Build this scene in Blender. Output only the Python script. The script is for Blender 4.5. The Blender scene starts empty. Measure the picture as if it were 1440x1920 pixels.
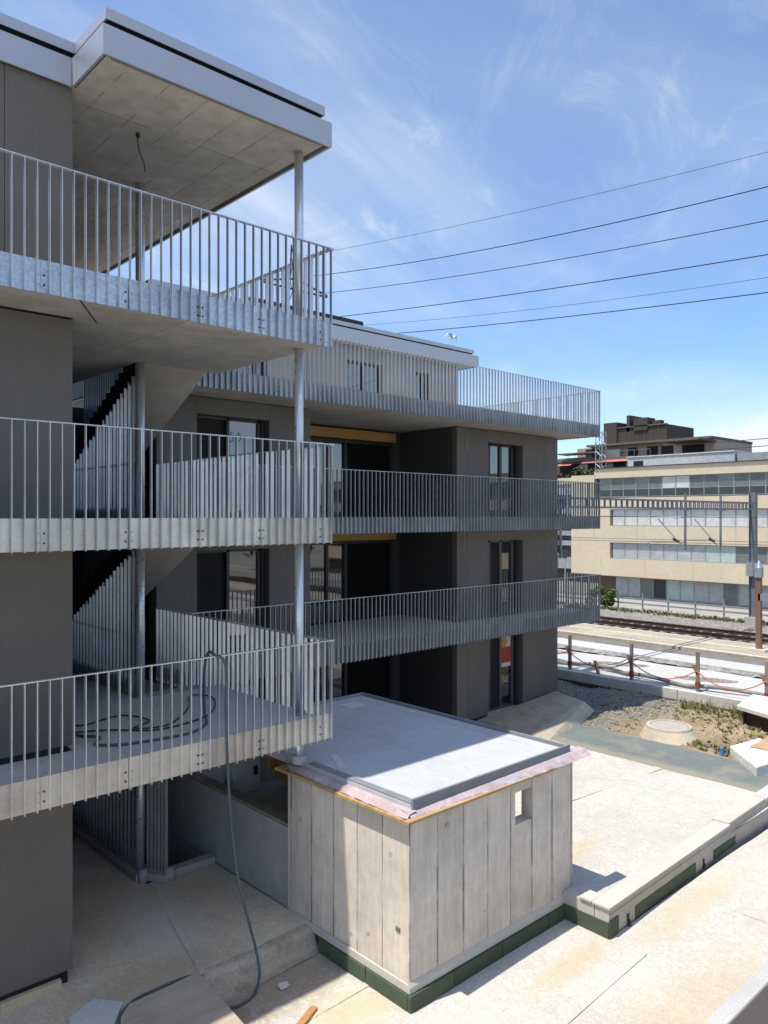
import bpy, math, random
from mathutils import Vector, Matrix
random.seed(7)
R = math.radians
scene = bpy.context.scene
C = scene.collection
H = 6.25                      # eye height above the lower deck; all z below are written relative to the eye

# ------------------------------------------------------------------ camera
cam_d = bpy.data.cameras.new('camera'); cam = bpy.data.objects.new('camera', cam_d); C.objects.link(cam)
cam.location = (0, 0, H)
cam.rotation_euler = (R(90), 0, R(47.37 - 90))
cam_d.sensor_fit = 'HORIZONTAL'; cam_d.sensor_width = 36
cam_d.lens = 36 * 1445 / 1440
cam_d.shift_y = 7 / 1440
cam_d.clip_start = 0.1; cam_d.clip_end = 3000
scene.camera = cam

# ------------------------------------------------------------------ light
SUN = Vector((-.37, .08, 1.0)).normalized()
sl = bpy.data.lights.new('sun', 'SUN'); sl.energy = 4.3; sl.angle = R(0.5); sl.color = (1, .94, .83)
so = bpy.data.objects.new('sun', sl); C.objects.link(so)
so.rotation_euler = SUN.to_track_quat('Z', 'Y').to_euler(); so.location = (0, 0, 40)
scene.view_settings.view_transform = 'Standard'
scene.view_settings.look = 'None'
scene.view_settings.exposure = 0.40
scene.view_settings.gamma = 1
scene.view_settings.use_curve_mapping = False

world = bpy.data.worlds.new('World'); scene.world = world; world.use_nodes = True
nt = world.node_tree; N = nt.nodes; L = nt.links; N.clear()
out = N.new('ShaderNodeOutputWorld'); bg = N.new('ShaderNodeBackground'); bg.inputs[1].default_value = 0.15
sky = N.new('ShaderNodeTexSky'); sky.sky_type = 'NISHITA'; sky.sun_disc = False
sky.sun_elevation = math.asin(SUN.z); sky.sun_rotation = math.atan2(SUN.x, SUN.y) % (2 * math.pi)
sky.altitude = 400; sky.air_density = 1.0; sky.dust_density = 0.6; sky.ozone_density = 2.2
tc = N.new('ShaderNodeTexCoord'); sep = N.new('ShaderNodeSeparateXYZ'); L.new(tc.outputs['Generated'], sep.inputs[0])
ad = N.new('ShaderNodeMath'); ad.operation = 'ADD'; L.new(sep.outputs[2], ad.inputs[0]); ad.inputs[1].default_value = .18
dx = N.new('ShaderNodeMath'); dx.operation = 'DIVIDE'; L.new(sep.outputs[0], dx.inputs[0]); L.new(ad.outputs[0], dx.inputs[1])
dy = N.new('ShaderNodeMath'); dy.operation = 'DIVIDE'; L.new(sep.outputs[1], dy.inputs[0]); L.new(ad.outputs[0], dy.inputs[1])
cmb = N.new('ShaderNodeCombineXYZ'); L.new(dx.outputs[0], cmb.inputs[0]); L.new(dy.outputs[0], cmb.inputs[1])
def wnoise(rot, sc, scale, detail, rough, dist):
    m = N.new('ShaderNodeMapping'); m.inputs['Rotation'].default_value = (0, 0, R(rot)); m.inputs['Scale'].default_value = sc
    m.vector_type = 'TEXTURE'
    L.new(cmb.outputs[0], m.inputs[0])
    n = N.new('ShaderNodeTexNoise'); L.new(m.outputs[0], n.inputs['Vector'])
    n.inputs['Scale'].default_value = scale; n.inputs['Detail'].default_value = detail
    n.inputs['Roughness'].default_value = rough; n.inputs['Distortion'].default_value = dist
    return n
def wramp(n, a, b, lo=0, hi=1):
    r = N.new('ShaderNodeMapRange'); r.interpolation_type = 'SMOOTHSTEP'; L.new(n.outputs[0], r.inputs[0])
    r.inputs[1].default_value = a; r.inputs[2].default_value = b; r.inputs[3].default_value = lo; r.inputs[4].default_value = hi
    return r
def wmath(op, a, b):
    m = N.new('ShaderNodeMath'); m.operation = op
    for i, x in enumerate((a, b)):
        if isinstance(x, (int, float)): m.inputs[i].default_value = x
        else: L.new(x.outputs[0], m.inputs[i])
    return m
streak = wramp(wnoise(24, (2.6, 1.0, 1), 1.0, 9, .56, .7), .40, .78)
patch = wramp(wnoise(-30, (1.6, 1.1, 1), .9, 5, .5, .3), .34, .66)
fine = wramp(wnoise(28, (1.8, 1.0, 1), 5.0, 8, .68, 1.2), .48, .80)
cl = wmath('MULTIPLY', streak, patch)
cl2 = wmath('MULTIPLY', wmath('MULTIPLY', fine, patch), .42)
cl3 = wmath('ADD', wmath('MULTIPLY', cl, 1.25), cl2)
veil = wmath('MULTIPLY', patch, .22)
fac = wmath('MINIMUM', wmath('ADD', cl3, veil), .85)
mx = N.new('ShaderNodeMix'); mx.data_type = 'RGBA'; L.new(fac.outputs[0], mx.inputs[0])
tn = N.new('ShaderNodeMix'); tn.data_type = 'RGBA'; tn.blend_type = 'MULTIPLY'; tn.inputs[0].default_value = 1
L.new(sky.outputs[0], tn.inputs[6]); tn.inputs[7].default_value = (.80, .93, 1.06, 1)
L.new(tn.outputs[2], mx.inputs[6]); mx.inputs[7].default_value = (4.9, 5.2, 5.5, 1)
L.new(mx.outputs[2], bg.inputs[0]); L.new(bg.outputs[0], out.inputs[0])

# ------------------------------------------------------------------ materials
def newmat(name):
    m = bpy.data.materials.new(name); m.use_nodes = True
    return m, m.node_tree.nodes, m.node_tree.links, m.node_tree.nodes['Principled BSDF']
def ncoord(n, l, kind='pos'):
    if kind == 'pos': g = n.new('ShaderNodeNewGeometry'); return g.outputs['Position']
    g = n.new('ShaderNodeTexCoord'); return g.outputs['Object']
def noise(n, l, co, scale, detail=4, rough=.55, stretch=None, dist=0):
    if stretch:
        m = n.new('ShaderNodeMapping'); m.inputs['Scale'].default_value = stretch; l.new(co, m.inputs[0]); co = m.outputs[0]
    t = n.new('ShaderNodeTexNoise'); l.new(co, t.inputs['Vector'])
    t.inputs['Scale'].default_value = scale; t.inputs['Detail'].default_value = detail; t.inputs['Roughness'].default_value = rough
    t.inputs['Distortion'].default_value = dist
    return t.outputs[0]
def rng(n, l, x, a, b, lo, hi):
    r = n.new('ShaderNodeMapRange'); l.new(x, r.inputs[0])
    for i, v in enumerate((a, b, lo, hi)): r.inputs[i + 1].default_value = v
    return r.outputs[0]
def mth(n, l, op, a, b=0.0):
    m = n.new('ShaderNodeMath'); m.operation = op
    for i, x in enumerate((a, b)):
        if isinstance(x, (int, float)): m.inputs[i].default_value = x
        else: l.new(x, m.inputs[i])
    return m.outputs[0]
def mixc(n, l, f, a, b, mode='MIX'):
    m = n.new('ShaderNodeMix'); m.data_type = 'RGBA'; m.blend_type = mode
    if isinstance(f, (int, float)): m.inputs[0].default_value = f
    else: l.new(f, m.inputs[0])
    for i, x in ((6, a), (7, b)):
        if isinstance(x, tuple): m.inputs[i].default_value = (*x[:3], 1)
        else: l.new(x, m.inputs[i])
    return m.outputs[2]
def scal(n, l, f):          # float -> grey colour
    c = n.new('ShaderNodeCombineColor')
    for i in range(3): l.new(f, c.inputs[i])
    return c.outputs[0]
def bumpit(n, l, b, h, s, d=.01):
    bp = n.new('ShaderNodeBump'); bp.inputs['Strength'].default_value = s; bp.inputs['Distance'].default_value = d
    l.new(h, bp.inputs['Height']); l.new(bp.outputs[0], b.inputs['Normal'])
MATS = {}
def mat(name, base, rough=.7, metal=0, var=.2, scale=2.0, fvar=.12, fscale=40, bump=.2, bd=.01, coord='pos', tint=None, ior=1.45, stretch=None):
    if name in MATS: return MATS[name]
    m, n, l, b = newmat(name); co = ncoord(n, l, coord)
    n1 = noise(n, l, co, scale, 5, .6, stretch); n2 = noise(n, l, co, fscale, 3, .6, stretch)
    f = mth(n, l, 'MULTIPLY', rng(n, l, n1, .3, .7, 1 - var, 1 + var), rng(n, l, n2, .3, .7, 1 - fvar, 1 + fvar))
    col = mixc(n, l, 1.0, base, scal(n, l, f), 'MULTIPLY')
    if tint: col = mixc(n, l, rng(n, l, noise(n, l, co, scale * .6, 4), .45, .75, 0, tint[1]), col, tint[0])
    l.new(col, b.inputs['Base Color'])
    b.inputs['Roughness'].default_value = rough; b.inputs['Metallic'].default_value = metal; b.inputs['IOR'].default_value = ior
    l.new(rng(n, l, n1, .3, .7, max(0, rough - .08), min(1, rough + .08)), b.inputs['Roughness'])
    if bump: bumpit(n, l, b, n2, bump, bd)
    MATS[name] = m; return m

def galv(name, base=(.64, .60, .54), metal=.9, rough=.36, scale=38, amp=.05):
    if name in MATS: return MATS[name]
    m, n, l, b = newmat(name); co = ncoord(n, l)
    v = n.new('ShaderNodeTexVoronoi'); v.inputs['Scale'].default_value = scale; l.new(co, v.inputs['Vector'])
    sc = n.new('ShaderNodeSeparateColor'); l.new(v.outputs['Color'], sc.inputs[0])
    n1 = noise(n, l, co, 2.2, 5, .6); nst = noise(n, l, co, 9, 4, .6, (1, 1, .12))
    f = mth(n, l, 'MULTIPLY', rng(n, l, sc.outputs[0], 0, 1, 1-amp, 1+amp), rng(n, l, n1, .3, .7, .85, 1.12))
    f = mth(n, l, 'MULTIPLY', f, rng(n, l, nst, .3, .7, .92, 1.06))
    oi = n.new('ShaderNodeObjectInfo'); f = mth(n, l, 'MULTIPLY', f, rng(n, l, oi.outputs['Random'], 0, 1, .86, 1.08))
    l.new(mixc(n, l, 1.0, base, scal(n, l, f), 'MULTIPLY'), b.inputs['Base Color'])
    b.inputs['Metallic'].default_value = metal
    l.new(rng(n, l, sc.outputs[1], 0, 1, rough - .03, rough + .05), b.inputs['Roughness'])
    MATS[name] = m; return m
G = galv('galvanised steel')
GF = galv('galvanised fins', (.66, .67, .68), .75, .36, amp=.04)
GD = galv('dark galvanised', (.34, .37, .40), .6, .45, 30, .06)  # darker zinc; on the inner stair slats it stands for shade
GU = galv('spangled galvanised plate', (.50, .53, .56), .88, .34, 42, .16)
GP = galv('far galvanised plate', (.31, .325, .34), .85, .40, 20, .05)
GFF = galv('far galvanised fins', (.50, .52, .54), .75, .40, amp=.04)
SOFB = None

def concrete(name, base, board=None, joint=None, stain=None, rough=.85, origin=(0, 0)):
    """board: width of the shutter boards along the wall; joint: (dx,dy) panel joints on a horizontal face"""
    if name in MATS: return MATS[name]
    m, n, l, b = newmat(name); co = ncoord(n, l)
    big = noise(n, l, co, .9, 6, .65); mid = noise(n, l, co, 5, 5, .6); fin = noise(n, l, co, 60, 3, .6)
    f = mth(n, l, 'MULTIPLY', rng(n, l, big, .3, .7, .84, 1.14), rng(n, l, mid, .3, .7, .92, 1.07))
    f = mth(n, l, 'MULTIPLY', f, rng(n, l, fin, .3, .7, .95, 1.04))
    # small air holes
    vo = n.new('ShaderNodeTexVoronoi'); vo.inputs['Scale'].default_value = 16; l.new(co, vo.inputs['Vector'])
    hole = rng(n, l, vo.outputs['Distance'], .03, .07, .55, 1)
    f = mth(n, l, 'MULTIPLY', f, hole)
    height = fin
    sep = n.new('ShaderNodeSeparateXYZ'); l.new(co, sep.inputs[0])
    if board:
        u = mth(n, l, 'SUBTRACT', mth(n, l, 'ADD', sep.outputs[0], sep.outputs[1]), origin[0] + origin[1])
        u = mth(n, l, 'DIVIDE', u, board)
        wn = n.new('ShaderNodeTexWhiteNoise'); wn.noise_dimensions = '1D'; l.new(mth(n, l, 'FLOOR', u), wn.inputs['W'])
        f = mth(n, l, 'MULTIPLY', f, rng(n, l, wn.outputs[0], 0, 1, .94, 1.05))
        fr = mth(n, l, 'FRACT', u); dist = mth(n, l, 'MINIMUM', fr, mth(n, l, 'SUBTRACT', 1.0, fr))
        wob = noise(n, l, co, 3, 4, .6, (1, 1, .8))
        line = rng(n, l, dist, .006, .02, .0, 1)
        line = mth(n, l, 'MAXIMUM', line, rng(n, l, wob, .34, .58, 1.0, .35))
        f = mth(n, l, 'MULTIPLY', f, line)
        grain = noise(n, l, co, 30, 5, .7, (1, 1, .05))
        f = mth(n, l, 'MULTIPLY', f, rng(n, l, grain, .3, .7, .87, 1.08))
        f = mth(n, l, 'MULTIPLY', f, rng(n, l, noise(n, l, co, 3.6, 7, .72, (1, 1, .45)), .3, .7, .88, 1.08))
        edge = rng(n, l, dist, .0, .06, 1, 0)
        dirt = mth(n, l, 'MULTIPLY', edge, rng(n, l, noise(n, l, co, 2.6, 5, .7, (1, 1, .4)), .46, .62, 0, .75))
        f = mth(n, l, 'MULTIPLY', f, mth(n, l, 'SUBTRACT', 1.0, dirt))
        height = mth(n, l, 'ADD', grain, mth(n, l, 'MULTIPLY', line, 2.0))
    if joint:
        tot = None
        for ax, wd, off in ((0, joint[0], .3), (1, joint[1], .1)):
            u = mth(n, l, 'DIVIDE', mth(n, l, 'ADD', sep.outputs[ax], off), wd)
            fr = mth(n, l, 'FRACT', u); dist = mth(n, l, 'MULTIPLY', mth(n, l, 'MINIMUM', fr, mth(n, l, 'SUBTRACT', 1.0, fr)), wd)
            ln = mth(n, l, 'MAXIMUM', rng(n, l, dist, .003, .012, .45, 1), rng(n, l, noise(n, l, co, 2.7, 3), .38, .62, .3, 1))
            tot = ln if tot is None else mth(n, l, 'MULTIPLY', tot, ln)
            wn = n.new('ShaderNodeTexWhiteNoise'); wn.noise_dimensions = '1D'; l.new(mth(n, l, 'FLOOR', u), wn.inputs['W'])
            f = mth(n, l, 'MULTIPLY', f, rng(n, l, wn.outputs[0], 0, 1, .93, 1.06))
        f = mth(n, l, 'MULTIPLY', f, tot)
        f = mth(n, l, 'MULTIPLY', f, rng(n, l, noise(n, l, co, 2.2, 7, .7), .3, .7, .82, 1.14))
    col = mixc(n, l, 1.0, base, scal(n, l, f), 'MULTIPLY')
    if stain: col = mixc(n, l, rng(n, l, noise(n, l, co, stain[1], 6, .65), .5, .75, 0, stain[2]), col, stain[0])
    l.new(col, b.inputs['Base Color']); b.inputs['Roughness'].default_value = rough
    bumpit(n, l, b, height, .35, .006)
    MATS[name] = m; return m
SOF = concrete('soffit concrete', (.40, .375, .335), joint=(.55, 2.6), stain=((.27, .25, .22), .8, .5))
SOFB = concrete('balcony soffit concrete', (.39, .365, .325), stain=((.28, .26, .22), 1.0, .6), joint=(2.6, 30))
SHED = concrete('board marked concrete', (.66, .58, .485), board=.51, origin=(6.84, 6.95))
CON = concrete('plain concrete', (.40, .38, .35), stain=((.30, .27, .22), 1.2, .5))
CONL = concrete('pale concrete', (.56, .54, .50))
STAIR = concrete('stair concrete', (.36, .33, .29))

def panelmat(name, base):
    if name in MATS: return MATS[name]
    m, n, l, b = newmat(name); co = ncoord(n, l)
    n1 = noise(n, l, co, .7, 4, .6); gr = noise(n, l, co, 30, 4, .6, (1, 1, .06)); n2 = noise(n, l, co, 90, 2)
    f = mth(n, l, 'MULTIPLY', rng(n, l, n1, .3, .7, .9, 1.1), rng(n, l, gr, .3, .7, .94, 1.05))
    f = mth(n, l, 'MULTIPLY', f, rng(n, l, n2, .3, .7, .94, 1.05))
    oi = n.new('ShaderNodeObjectInfo'); f = mth(n, l, 'MULTIPLY', f, rng(n, l, oi.outputs['Random'], 0, 1, .93, 1.07))
    pc = mixc(n, l, 1.0, base, scal(n, l, f), 'MULTIPLY')
    pc = mixc(n, l, rng(n, l, noise(n, l, co, 1.6, 7, .72, (1, 1, .5)), .52, .78, 0, .18), pc, tuple(min(1, c * 1.7) for c in base))
    l.new(pc, b.inputs['Base Color'])
    b.inputs['Roughness'].default_value = .62; bumpit(n, l, b, n2, .12, .003)
    MATS[name] = m; return m
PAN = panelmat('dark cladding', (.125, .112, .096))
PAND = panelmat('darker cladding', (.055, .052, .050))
ATT = panelmat('attic cladding', (.235, .22, .208))
BLACK = mat('shadow gap', (.012, .012, .013), .8, var=.1)  # near black; in gaps, pit and open door it paints the shade
FRAME = mat('window frame', (.045, .045, .048), .4, .2, var=.05, bump=.05)
REV = mat('window reveal', (.035, .032, .031), .6, var=.08, bump=.05)
BAND = mat('roof band aluminium', (.44, .46, .50), .38, .55, var=.05, scale=.7, fvar=.03, bump=.02)

def glassmat(name, base, ior=2.2, rough=.02):
    if name in MATS: return MATS[name]
    m, n, l, b = newmat(name); co = ncoord(n, l)
    w = noise(n, l, co, 1.1, 2, .5)
    b.inputs['Base Color'].default_value = (*base, 1); b.inputs['IOR'].default_value = ior
    b.inputs['Roughness'].default_value = rough
    bumpit(n, l, b, w, .05, .02)
    MATS[name] = m; return m
GLASS = glassmat('window glass', (.012, .014, .016), 2.5)
GLASSD = glassmat('dark window glass', (.008, .010, .009), 1.5)

def membrane(name, base, stain, wr=.5, seam=None, amt=.55, sscale=.55, spots=(), scrib=1.0):
    if name in MATS: return MATS[name]
    m, n, l, b = newmat(name); co = ncoord(n, l)
    big = noise(n, l, co, .5, 6, .65); mid = noise(n, l, co, 3.5, 6, .7, None, .8); fin = noise(n, l, co, 35, 4, .65)
    f = mth(n, l, 'MULTIPLY', rng(n, l, big, .3, .7, .9, 1.07), rng(n, l, mid, .3, .7, .91, 1.06))
    f = mth(n, l, 'MULTIPLY', f, rng(n, l, fin, .3, .7, .93, 1.05))
    # dirty scribbles where dust dried in the wrinkles
    rid = noise(n, l, co, 6.5, 8, .75, None, 2.5)
    r1 = mth(n, l, 'ABSOLUTE', mth(n, l, 'SUBTRACT', rid, .5))
    rid2 = noise(n, l, co, 2.2, 9, .8, None, 3.5); r2 = mth(n, l, 'ABSOLUTE', mth(n, l, 'SUBTRACT', rid2, .5))
    f = mth(n, l, 'MULTIPLY', f, rng(n, l, r2, .0, .03, 1 - .20*scrib, 1))
    f = mth(n, l, 'MULTIPLY', f, rng(n, l, r1, .0, .05, 1 - .28*scrib, 1))
    col = mixc(n, l, 1.0, base, scal(n, l, f), 'MULTIPLY')
    s = mth(n, l, 'MULTIPLY', rng(n, l, noise(n, l, co, sscale, 6, .68, None, .6), .50, .72, 0, 1), rng(n, l, mid, .3, .65, .3, 1))
    col = mixc(n, l, mth(n, l, 'MULTIPLY', s, amt), col, stain)
    for (sx, sy, rx, ry, scol, sa) in spots:      # spilled and dried dirt with a place of its own
        mp = n.new('ShaderNodeMapping'); mp.vector_type = 'POINT'; l.new(co, mp.inputs[0]); mp.inputs['Location'].default_value = (-sx / rx, -sy / ry, 0); mp.inputs['Scale'].default_value = (1 / rx, 1 / ry, 0)
        ln_ = n.new('ShaderNodeVectorMath'); ln_.operation = 'LENGTH'; l.new(mp.outputs[0], ln_.inputs[0])
        dd = mth(n, l, 'ADD', ln_.outputs['Value'], mth(n, l, 'MULTIPLY', mth(n, l, 'SUBTRACT', rid2, .5), 2.4))
        col = mixc(n, l, rng(n, l, dd, .35, 1.05, sa, 0), col, scol)
    l.new(col, b.inputs['Base Color']); b.inputs['Roughness'].default_value = .62
    bumpit(n, l, b, mth(n, l, 'ADD', mid, mth(n, l, 'MULTIPLY', fin, .25)), wr, .012)
    MATS[name] = m; return m
DECK = membrane('white roof fleece', (.61, .59, .54), (.46, .37, .22), 1.0, amt=.36, spots=((6.0, 8.45, 1.5, .6, (.27, .19, .11), .6), (9.2, 6.1, 1.3, .30, (.50, .36, .19), .5), (12.2, 5.75, 2.4, .35, (.52, .42, .25), .5), (6.3, 7.4, .9, .5, (.52, .41, .22), .5), (11.6, 7.75, 1.3, .35, (.52, .40, .22), .45), (9.6, 4.6, 2.6, .7, (.48, .37, .2), .4), (4.6, 8.4, 1.2, .5, (.30, .22, .13), .6)))
DECK2 = membrane('shaded slab membrane', (.78, .68, .53), (.46, .34, .19), .6, amt=.6, spots=((5.2, 10.4, .7, 1.6, (.68, .66, .60), .6), (4.6, 9.3, 1.4, .5, (.36, .28, .17), .5)))
EDGE = membrane('dirty upstand membrane', (.50, .44, .35), (.20, .115, .05), .7, amt=1.0, sscale=1.9)
GREY = membrane('grey roof membrane', (.50, .515, .53), (.38, .38, .37), .08, amt=.45, sscale=1.4, scrib=.25)
BALF = membrane('balcony membrane', (.60, .58, .575), (.38, .36, .34), .12, amt=.4, scrib=.4)
STRIP = membrane('wet bitumen strip', (.175, .20, .19), (.30, .275, .205), .5, amt=.8, sscale=1.3, spots=((17.3, 9, .35, 9, (.34, .30, .2), .55),))
SHEET = membrane('white site sheeting', (.58, .575, .56), (.6, .58, .55), .3, amt=.3)
XPS = mat('green insulation board', (.062, .088, .052), .75, var=.15, fvar=.15, scale=4)
MORT = mat('white render fillet', (.50, .48, .43), .85, var=.08, fvar=.05)
FOIL = mat('pink protective foil', (.47, .37, .375), .35, var=.2, scale=4, fvar=.15, fscale=25, bump=.4, bd=.01, tint=((.42, .43, .50), .7))
EDG = mat('shaded roof upstand', (.22, .23, .25), .5, var=.08)  # darker than the roof membrane, painting in the upstand's shaded face
def woodmat(name, base, dark, axis=0, sc=1.0):
    if name in MATS: return MATS[name]
    m, n, l, b = newmat(name); co = ncoord(n, l)
    st = [14 * sc] * 3; st[axis] = .9 * sc
    g = noise(n, l, co, 1, 6, .65, tuple(st), 1.0); k = noise(n, l, co, 1.2, 3)
    col = mixc(n, l, rng(n, l, g, .35, .65, 0, 1), base, dark)
    col = mixc(n, l, 1.0, col, scal(n, l, rng(n, l, k, .3, .7, .85, 1.12)), 'MULTIPLY')
    l.new(col, b.inputs['Base Color']); b.inputs['Roughness'].default_value = .6; bumpit(n, l, b, g, .2, .005)
    MATS[name] = m; return m
WOOD = woodmat('yellow timber', (.52, .30, .10), (.40, .20, .06))
PLY = woodmat('plywood edge', (.55, .38, .17), (.36, .22, .09))
WOODO = woodmat('weathered board', (.46, .385, .31), (.38, .31, .24))
WOODV = woodmat('grey weathered post', (.30, .25, .20), (.18, .14, .11), 2)
WOODR = woodmat('reddish timber', (.60, .33, .14), (.42, .20, .07), 2)
RUST = mat('dark rusty steel', (.075, .045, .04), .75, .2, var=.3, scale=5)
DARKM = mat('dark metal', (.05, .052, .055), .5, .5, var=.1)
HOSE = mat('teal rubber hose', (.055, .095, .10), .45, var=.2, bump=.1)
CABLE = mat('black cable', (.015, .016, .018), .5, var=.1)
BRN = mat('brown fibre board', (.16, .13, .115), .6, var=.06)

# ------------------------------------------------------------------ mesh builder
W = {}
class MB:
    def __init__(s): s.v = []; s.f = []; s.parts = []
    def add(s, vs, fs):
        o = len(s.v); fo_ = len(s.f); s.v += [tuple(p) for p in vs]; s.f += [tuple(i + o for i in f) for f in fs]; s.parts.append((o, len(s.v), fo_, len(s.f))); return s
    def box(s, x0, x1, y0, y1, z0, z1):
        if x0 > x1: x0, x1 = x1, x0
        if y0 > y1: y0, y1 = y1, y0
        if z0 > z1: z0, z1 = z1, z0
        return s.add([(x0,y0,z0),(x1,y0,z0),(x1,y1,z0),(x0,y1,z0),(x0,y0,z1),(x1,y0,z1),(x1,y1,z1),(x0,y1,z1)],
              [(0,3,2,1),(4,5,6,7),(0,1,5,4),(1,2,6,5),(2,3,7,6),(3,0,4,7)])
    def hexa(s, b, t):      # 4 bottom points, 4 top points (ccw from above)
        return s.add(list(b) + list(t), [(0,3,2,1),(4,5,6,7),(0,1,5,4),(1,2,6,5),(2,3,7,6),(3,0,4,7)])
    def obox(s, c, ux, hx, hy, z0, z1):   # box rotated about z: ux = direction angle
        a = math.cos(ux), math.sin(ux); b = -a[1], a[0]
        q = [(c[0]+i*hx*a[0]+j*hy*b[0], c[1]+i*hx*a[1]+j*hy*b[1]) for i, j in ((-1,-1),(1,-1),(1,1),(-1,1))]
        return s.hexa([(x, y, z0) for x, y in q], [(x, y, z1) for x, y in q])
    def prism(s, pts, ext):  # planar polygon pts (3d) extruded by ext
        n = len(pts); e = Vector(ext); p2 = [tuple(Vector(p) + e) for p in pts]
        return s.add(list(pts) + p2, [tuple(range(n))[::-1], tuple(range(n, 2*n))] + [(i, (i+1) % n, n + (i+1) % n, n + i) for i in range(n)])
    def tube(s, pts, r, n=8, r2=None, cap=True):
        P = [Vector(p) for p in pts]; m = len(P); vs = []; fs = []; up = None
        for i, p in enumerate(P):
            t = (P[min(i+1, m-1)] - P[max(i-1, 0)]).normalized()
            if up is None: up = Vector((0,0,1)) if abs(t.z) < .9 else Vector((1,0,0))
            a = t.cross(up).normalized(); b = a.cross(t).normalized(); up = b
            rr = r if r2 is None else r + (r2 - r) * i / (m - 1)
            for k in range(n):
                an = 2 * math.pi * k / n; vs.append(p + a * math.cos(an) * rr + b * math.sin(an) * rr)
        for i in range(m - 1):
            for k in range(n): fs.append((i*n+k, i*n+(k+1) % n, (i+1)*n+(k+1) % n, (i+1)*n+k))
        if cap: fs.append(tuple(range(n))[::-1]); fs.append(tuple((m-1)*n+k for k in range(n)))
        return s.add(vs, fs)
    def grid(s, x0, x1, y0, y1, nx, ny, fz):
        vs = [(x0+(x1-x0)*i/nx, y0+(y1-y0)*j/ny, fz(x0+(x1-x0)*i/nx, y0+(y1-y0)*j/ny)) for j in range(ny+1) for i in range(nx+1)]
        return s.add(vs, [(j*(nx+1)+i, j*(nx+1)+i+1, (j+1)*(nx+1)+i+1, (j+1)*(nx+1)+i) for j in range(ny) for i in range(nx)])
    def build(s, name, m, parent=None, smooth=False, bevel=0, label=None, each=False):
        if each:
            for (a, b, c, d) in s.parts:
                k = MB(); k.v = s.v[a:b]; k.f = [tuple(i - a for i in f) for f in s.f[c:d]]; o = k.build(name, m, parent, smooth, bevel)
            return o
        xs = [p[0] for p in s.v]; ys = [p[1] for p in s.v]; zs = [p[2] for p in s.v]
        o0 = Vector(((min(xs)+max(xs))/2, (min(ys)+max(ys))/2, min(zs)))
        me = bpy.data.meshes.new(name); me.from_pydata([(p[0]-o0.x, p[1]-o0.y, p[2]-o0.z) for p in s.v], [], s.f)
        me.materials.append(m)
        if smooth: me.polygons.foreach_set('use_smooth', [True] * len(me.polygons))
        me.update()
        o = bpy.data.objects.new(name, me); C.objects.link(o)
        base = W[parent.name] if parent else Vector((0, 0, -H))
        if parent: o.parent = parent
        o.location = o0 - base; W[o.name] = o0
        if bevel:
            bm = o.modifiers.new('bevel', 'BEVEL'); bm.width = bevel; bm.segments = 2; bm.limit_method = 'ANGLE'; bm.angle_limit = R(40)
        if label: o['label'] = label
        return o
def tag(o, label, cat, group=None):
    o['label'] = label; o['category'] = cat
    if group: o['group'] = group
    return o
def thing(name, label, cat, loc, group=None):
    o = bpy.data.objects.new(name, None); C.objects.link(o); o.empty_display_size = .3
    o.location = (loc[0], loc[1], loc[2] + H); W[o.name] = Vector(loc)
    return tag(o, label, cat, group)
def struct(o): o['kind'] = 'structure'; return o
def copy_tree(o, parent=None):
    kids = [k for k in bpy.data.objects if k.parent == o]
    c = o.copy(); C.objects.link(c)
    if parent: c.parent = parent
    for k in kids: copy_tree(k, c)
    return c

# ------------------------------------------------------------------ ground
struct(MB().box(-700, 900, -700, 900, -7.6, -6.95).build('ground', mat('far ground', (.22, .21, .18), .9, scale=.05)))
# lower deck of white fleece, with raised laps between the sheets
def wav(x, y): return -6.25 + .006 * math.sin(x * 2.3 + y) + .006 * math.sin(y * 3.1 - x * 1.3) + random.uniform(-.002, .002)
struct(MB().grid(-8, 30, -12, 6.14, 150, 90, wav).grid(-8, 10.2, 6.14, 9.2, 120, 20, wav).build('lower_deck', DECK, smooth=True))
seam = MB()
def seamline(p, q, w=.09, t=.011, z=-6.246):
    p, q = Vector(p), Vector(q); d = (q - p); a = math.atan2(d.y, d.x); c = (p + q) / 2
    seam.obox((c.x, c.y), a, d.length / 2, w / 2, z, z + t)
seamline((10.2, 5.6), (3.0, 5.25), .12, .005); seamline((12.3, 6.05), (12.6, 1.5), .12, .009); seamline((3.4, 7.62), (6.9, 7.72), .1, .006)
struct(seam.build('lower_deck', DECK, bevel=.004))
# upper slab (entrance level)
US = -5.97
def wav2(x, y): return US + .005 * math.sin(x * 2.1 + y * 1.3) + .004 * math.sin(y * 4.1 - x)
u = MB().box(-4, 5.62, 9.0, 19.8, -6.9, US - .02); u.box(5.62, 6.86, 9.0, 11.8, -6.9, US - .02); u.box(6.86, 17.1, 9.2, 26, -6.9, US - .02); u.box(17.1, 21.4, 14.0, 26, -6.9, US - .02)
struct(u.build('upper_slab', CON))
struct(MB().grid(-4, 5.62, 9.02, 18, 80, 80, wav2).grid(5.62, 6.84, 9.02, 11.8, 12, 30, wav2).build('upper_slab_membrane', DECK2, smooth=True))
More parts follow.
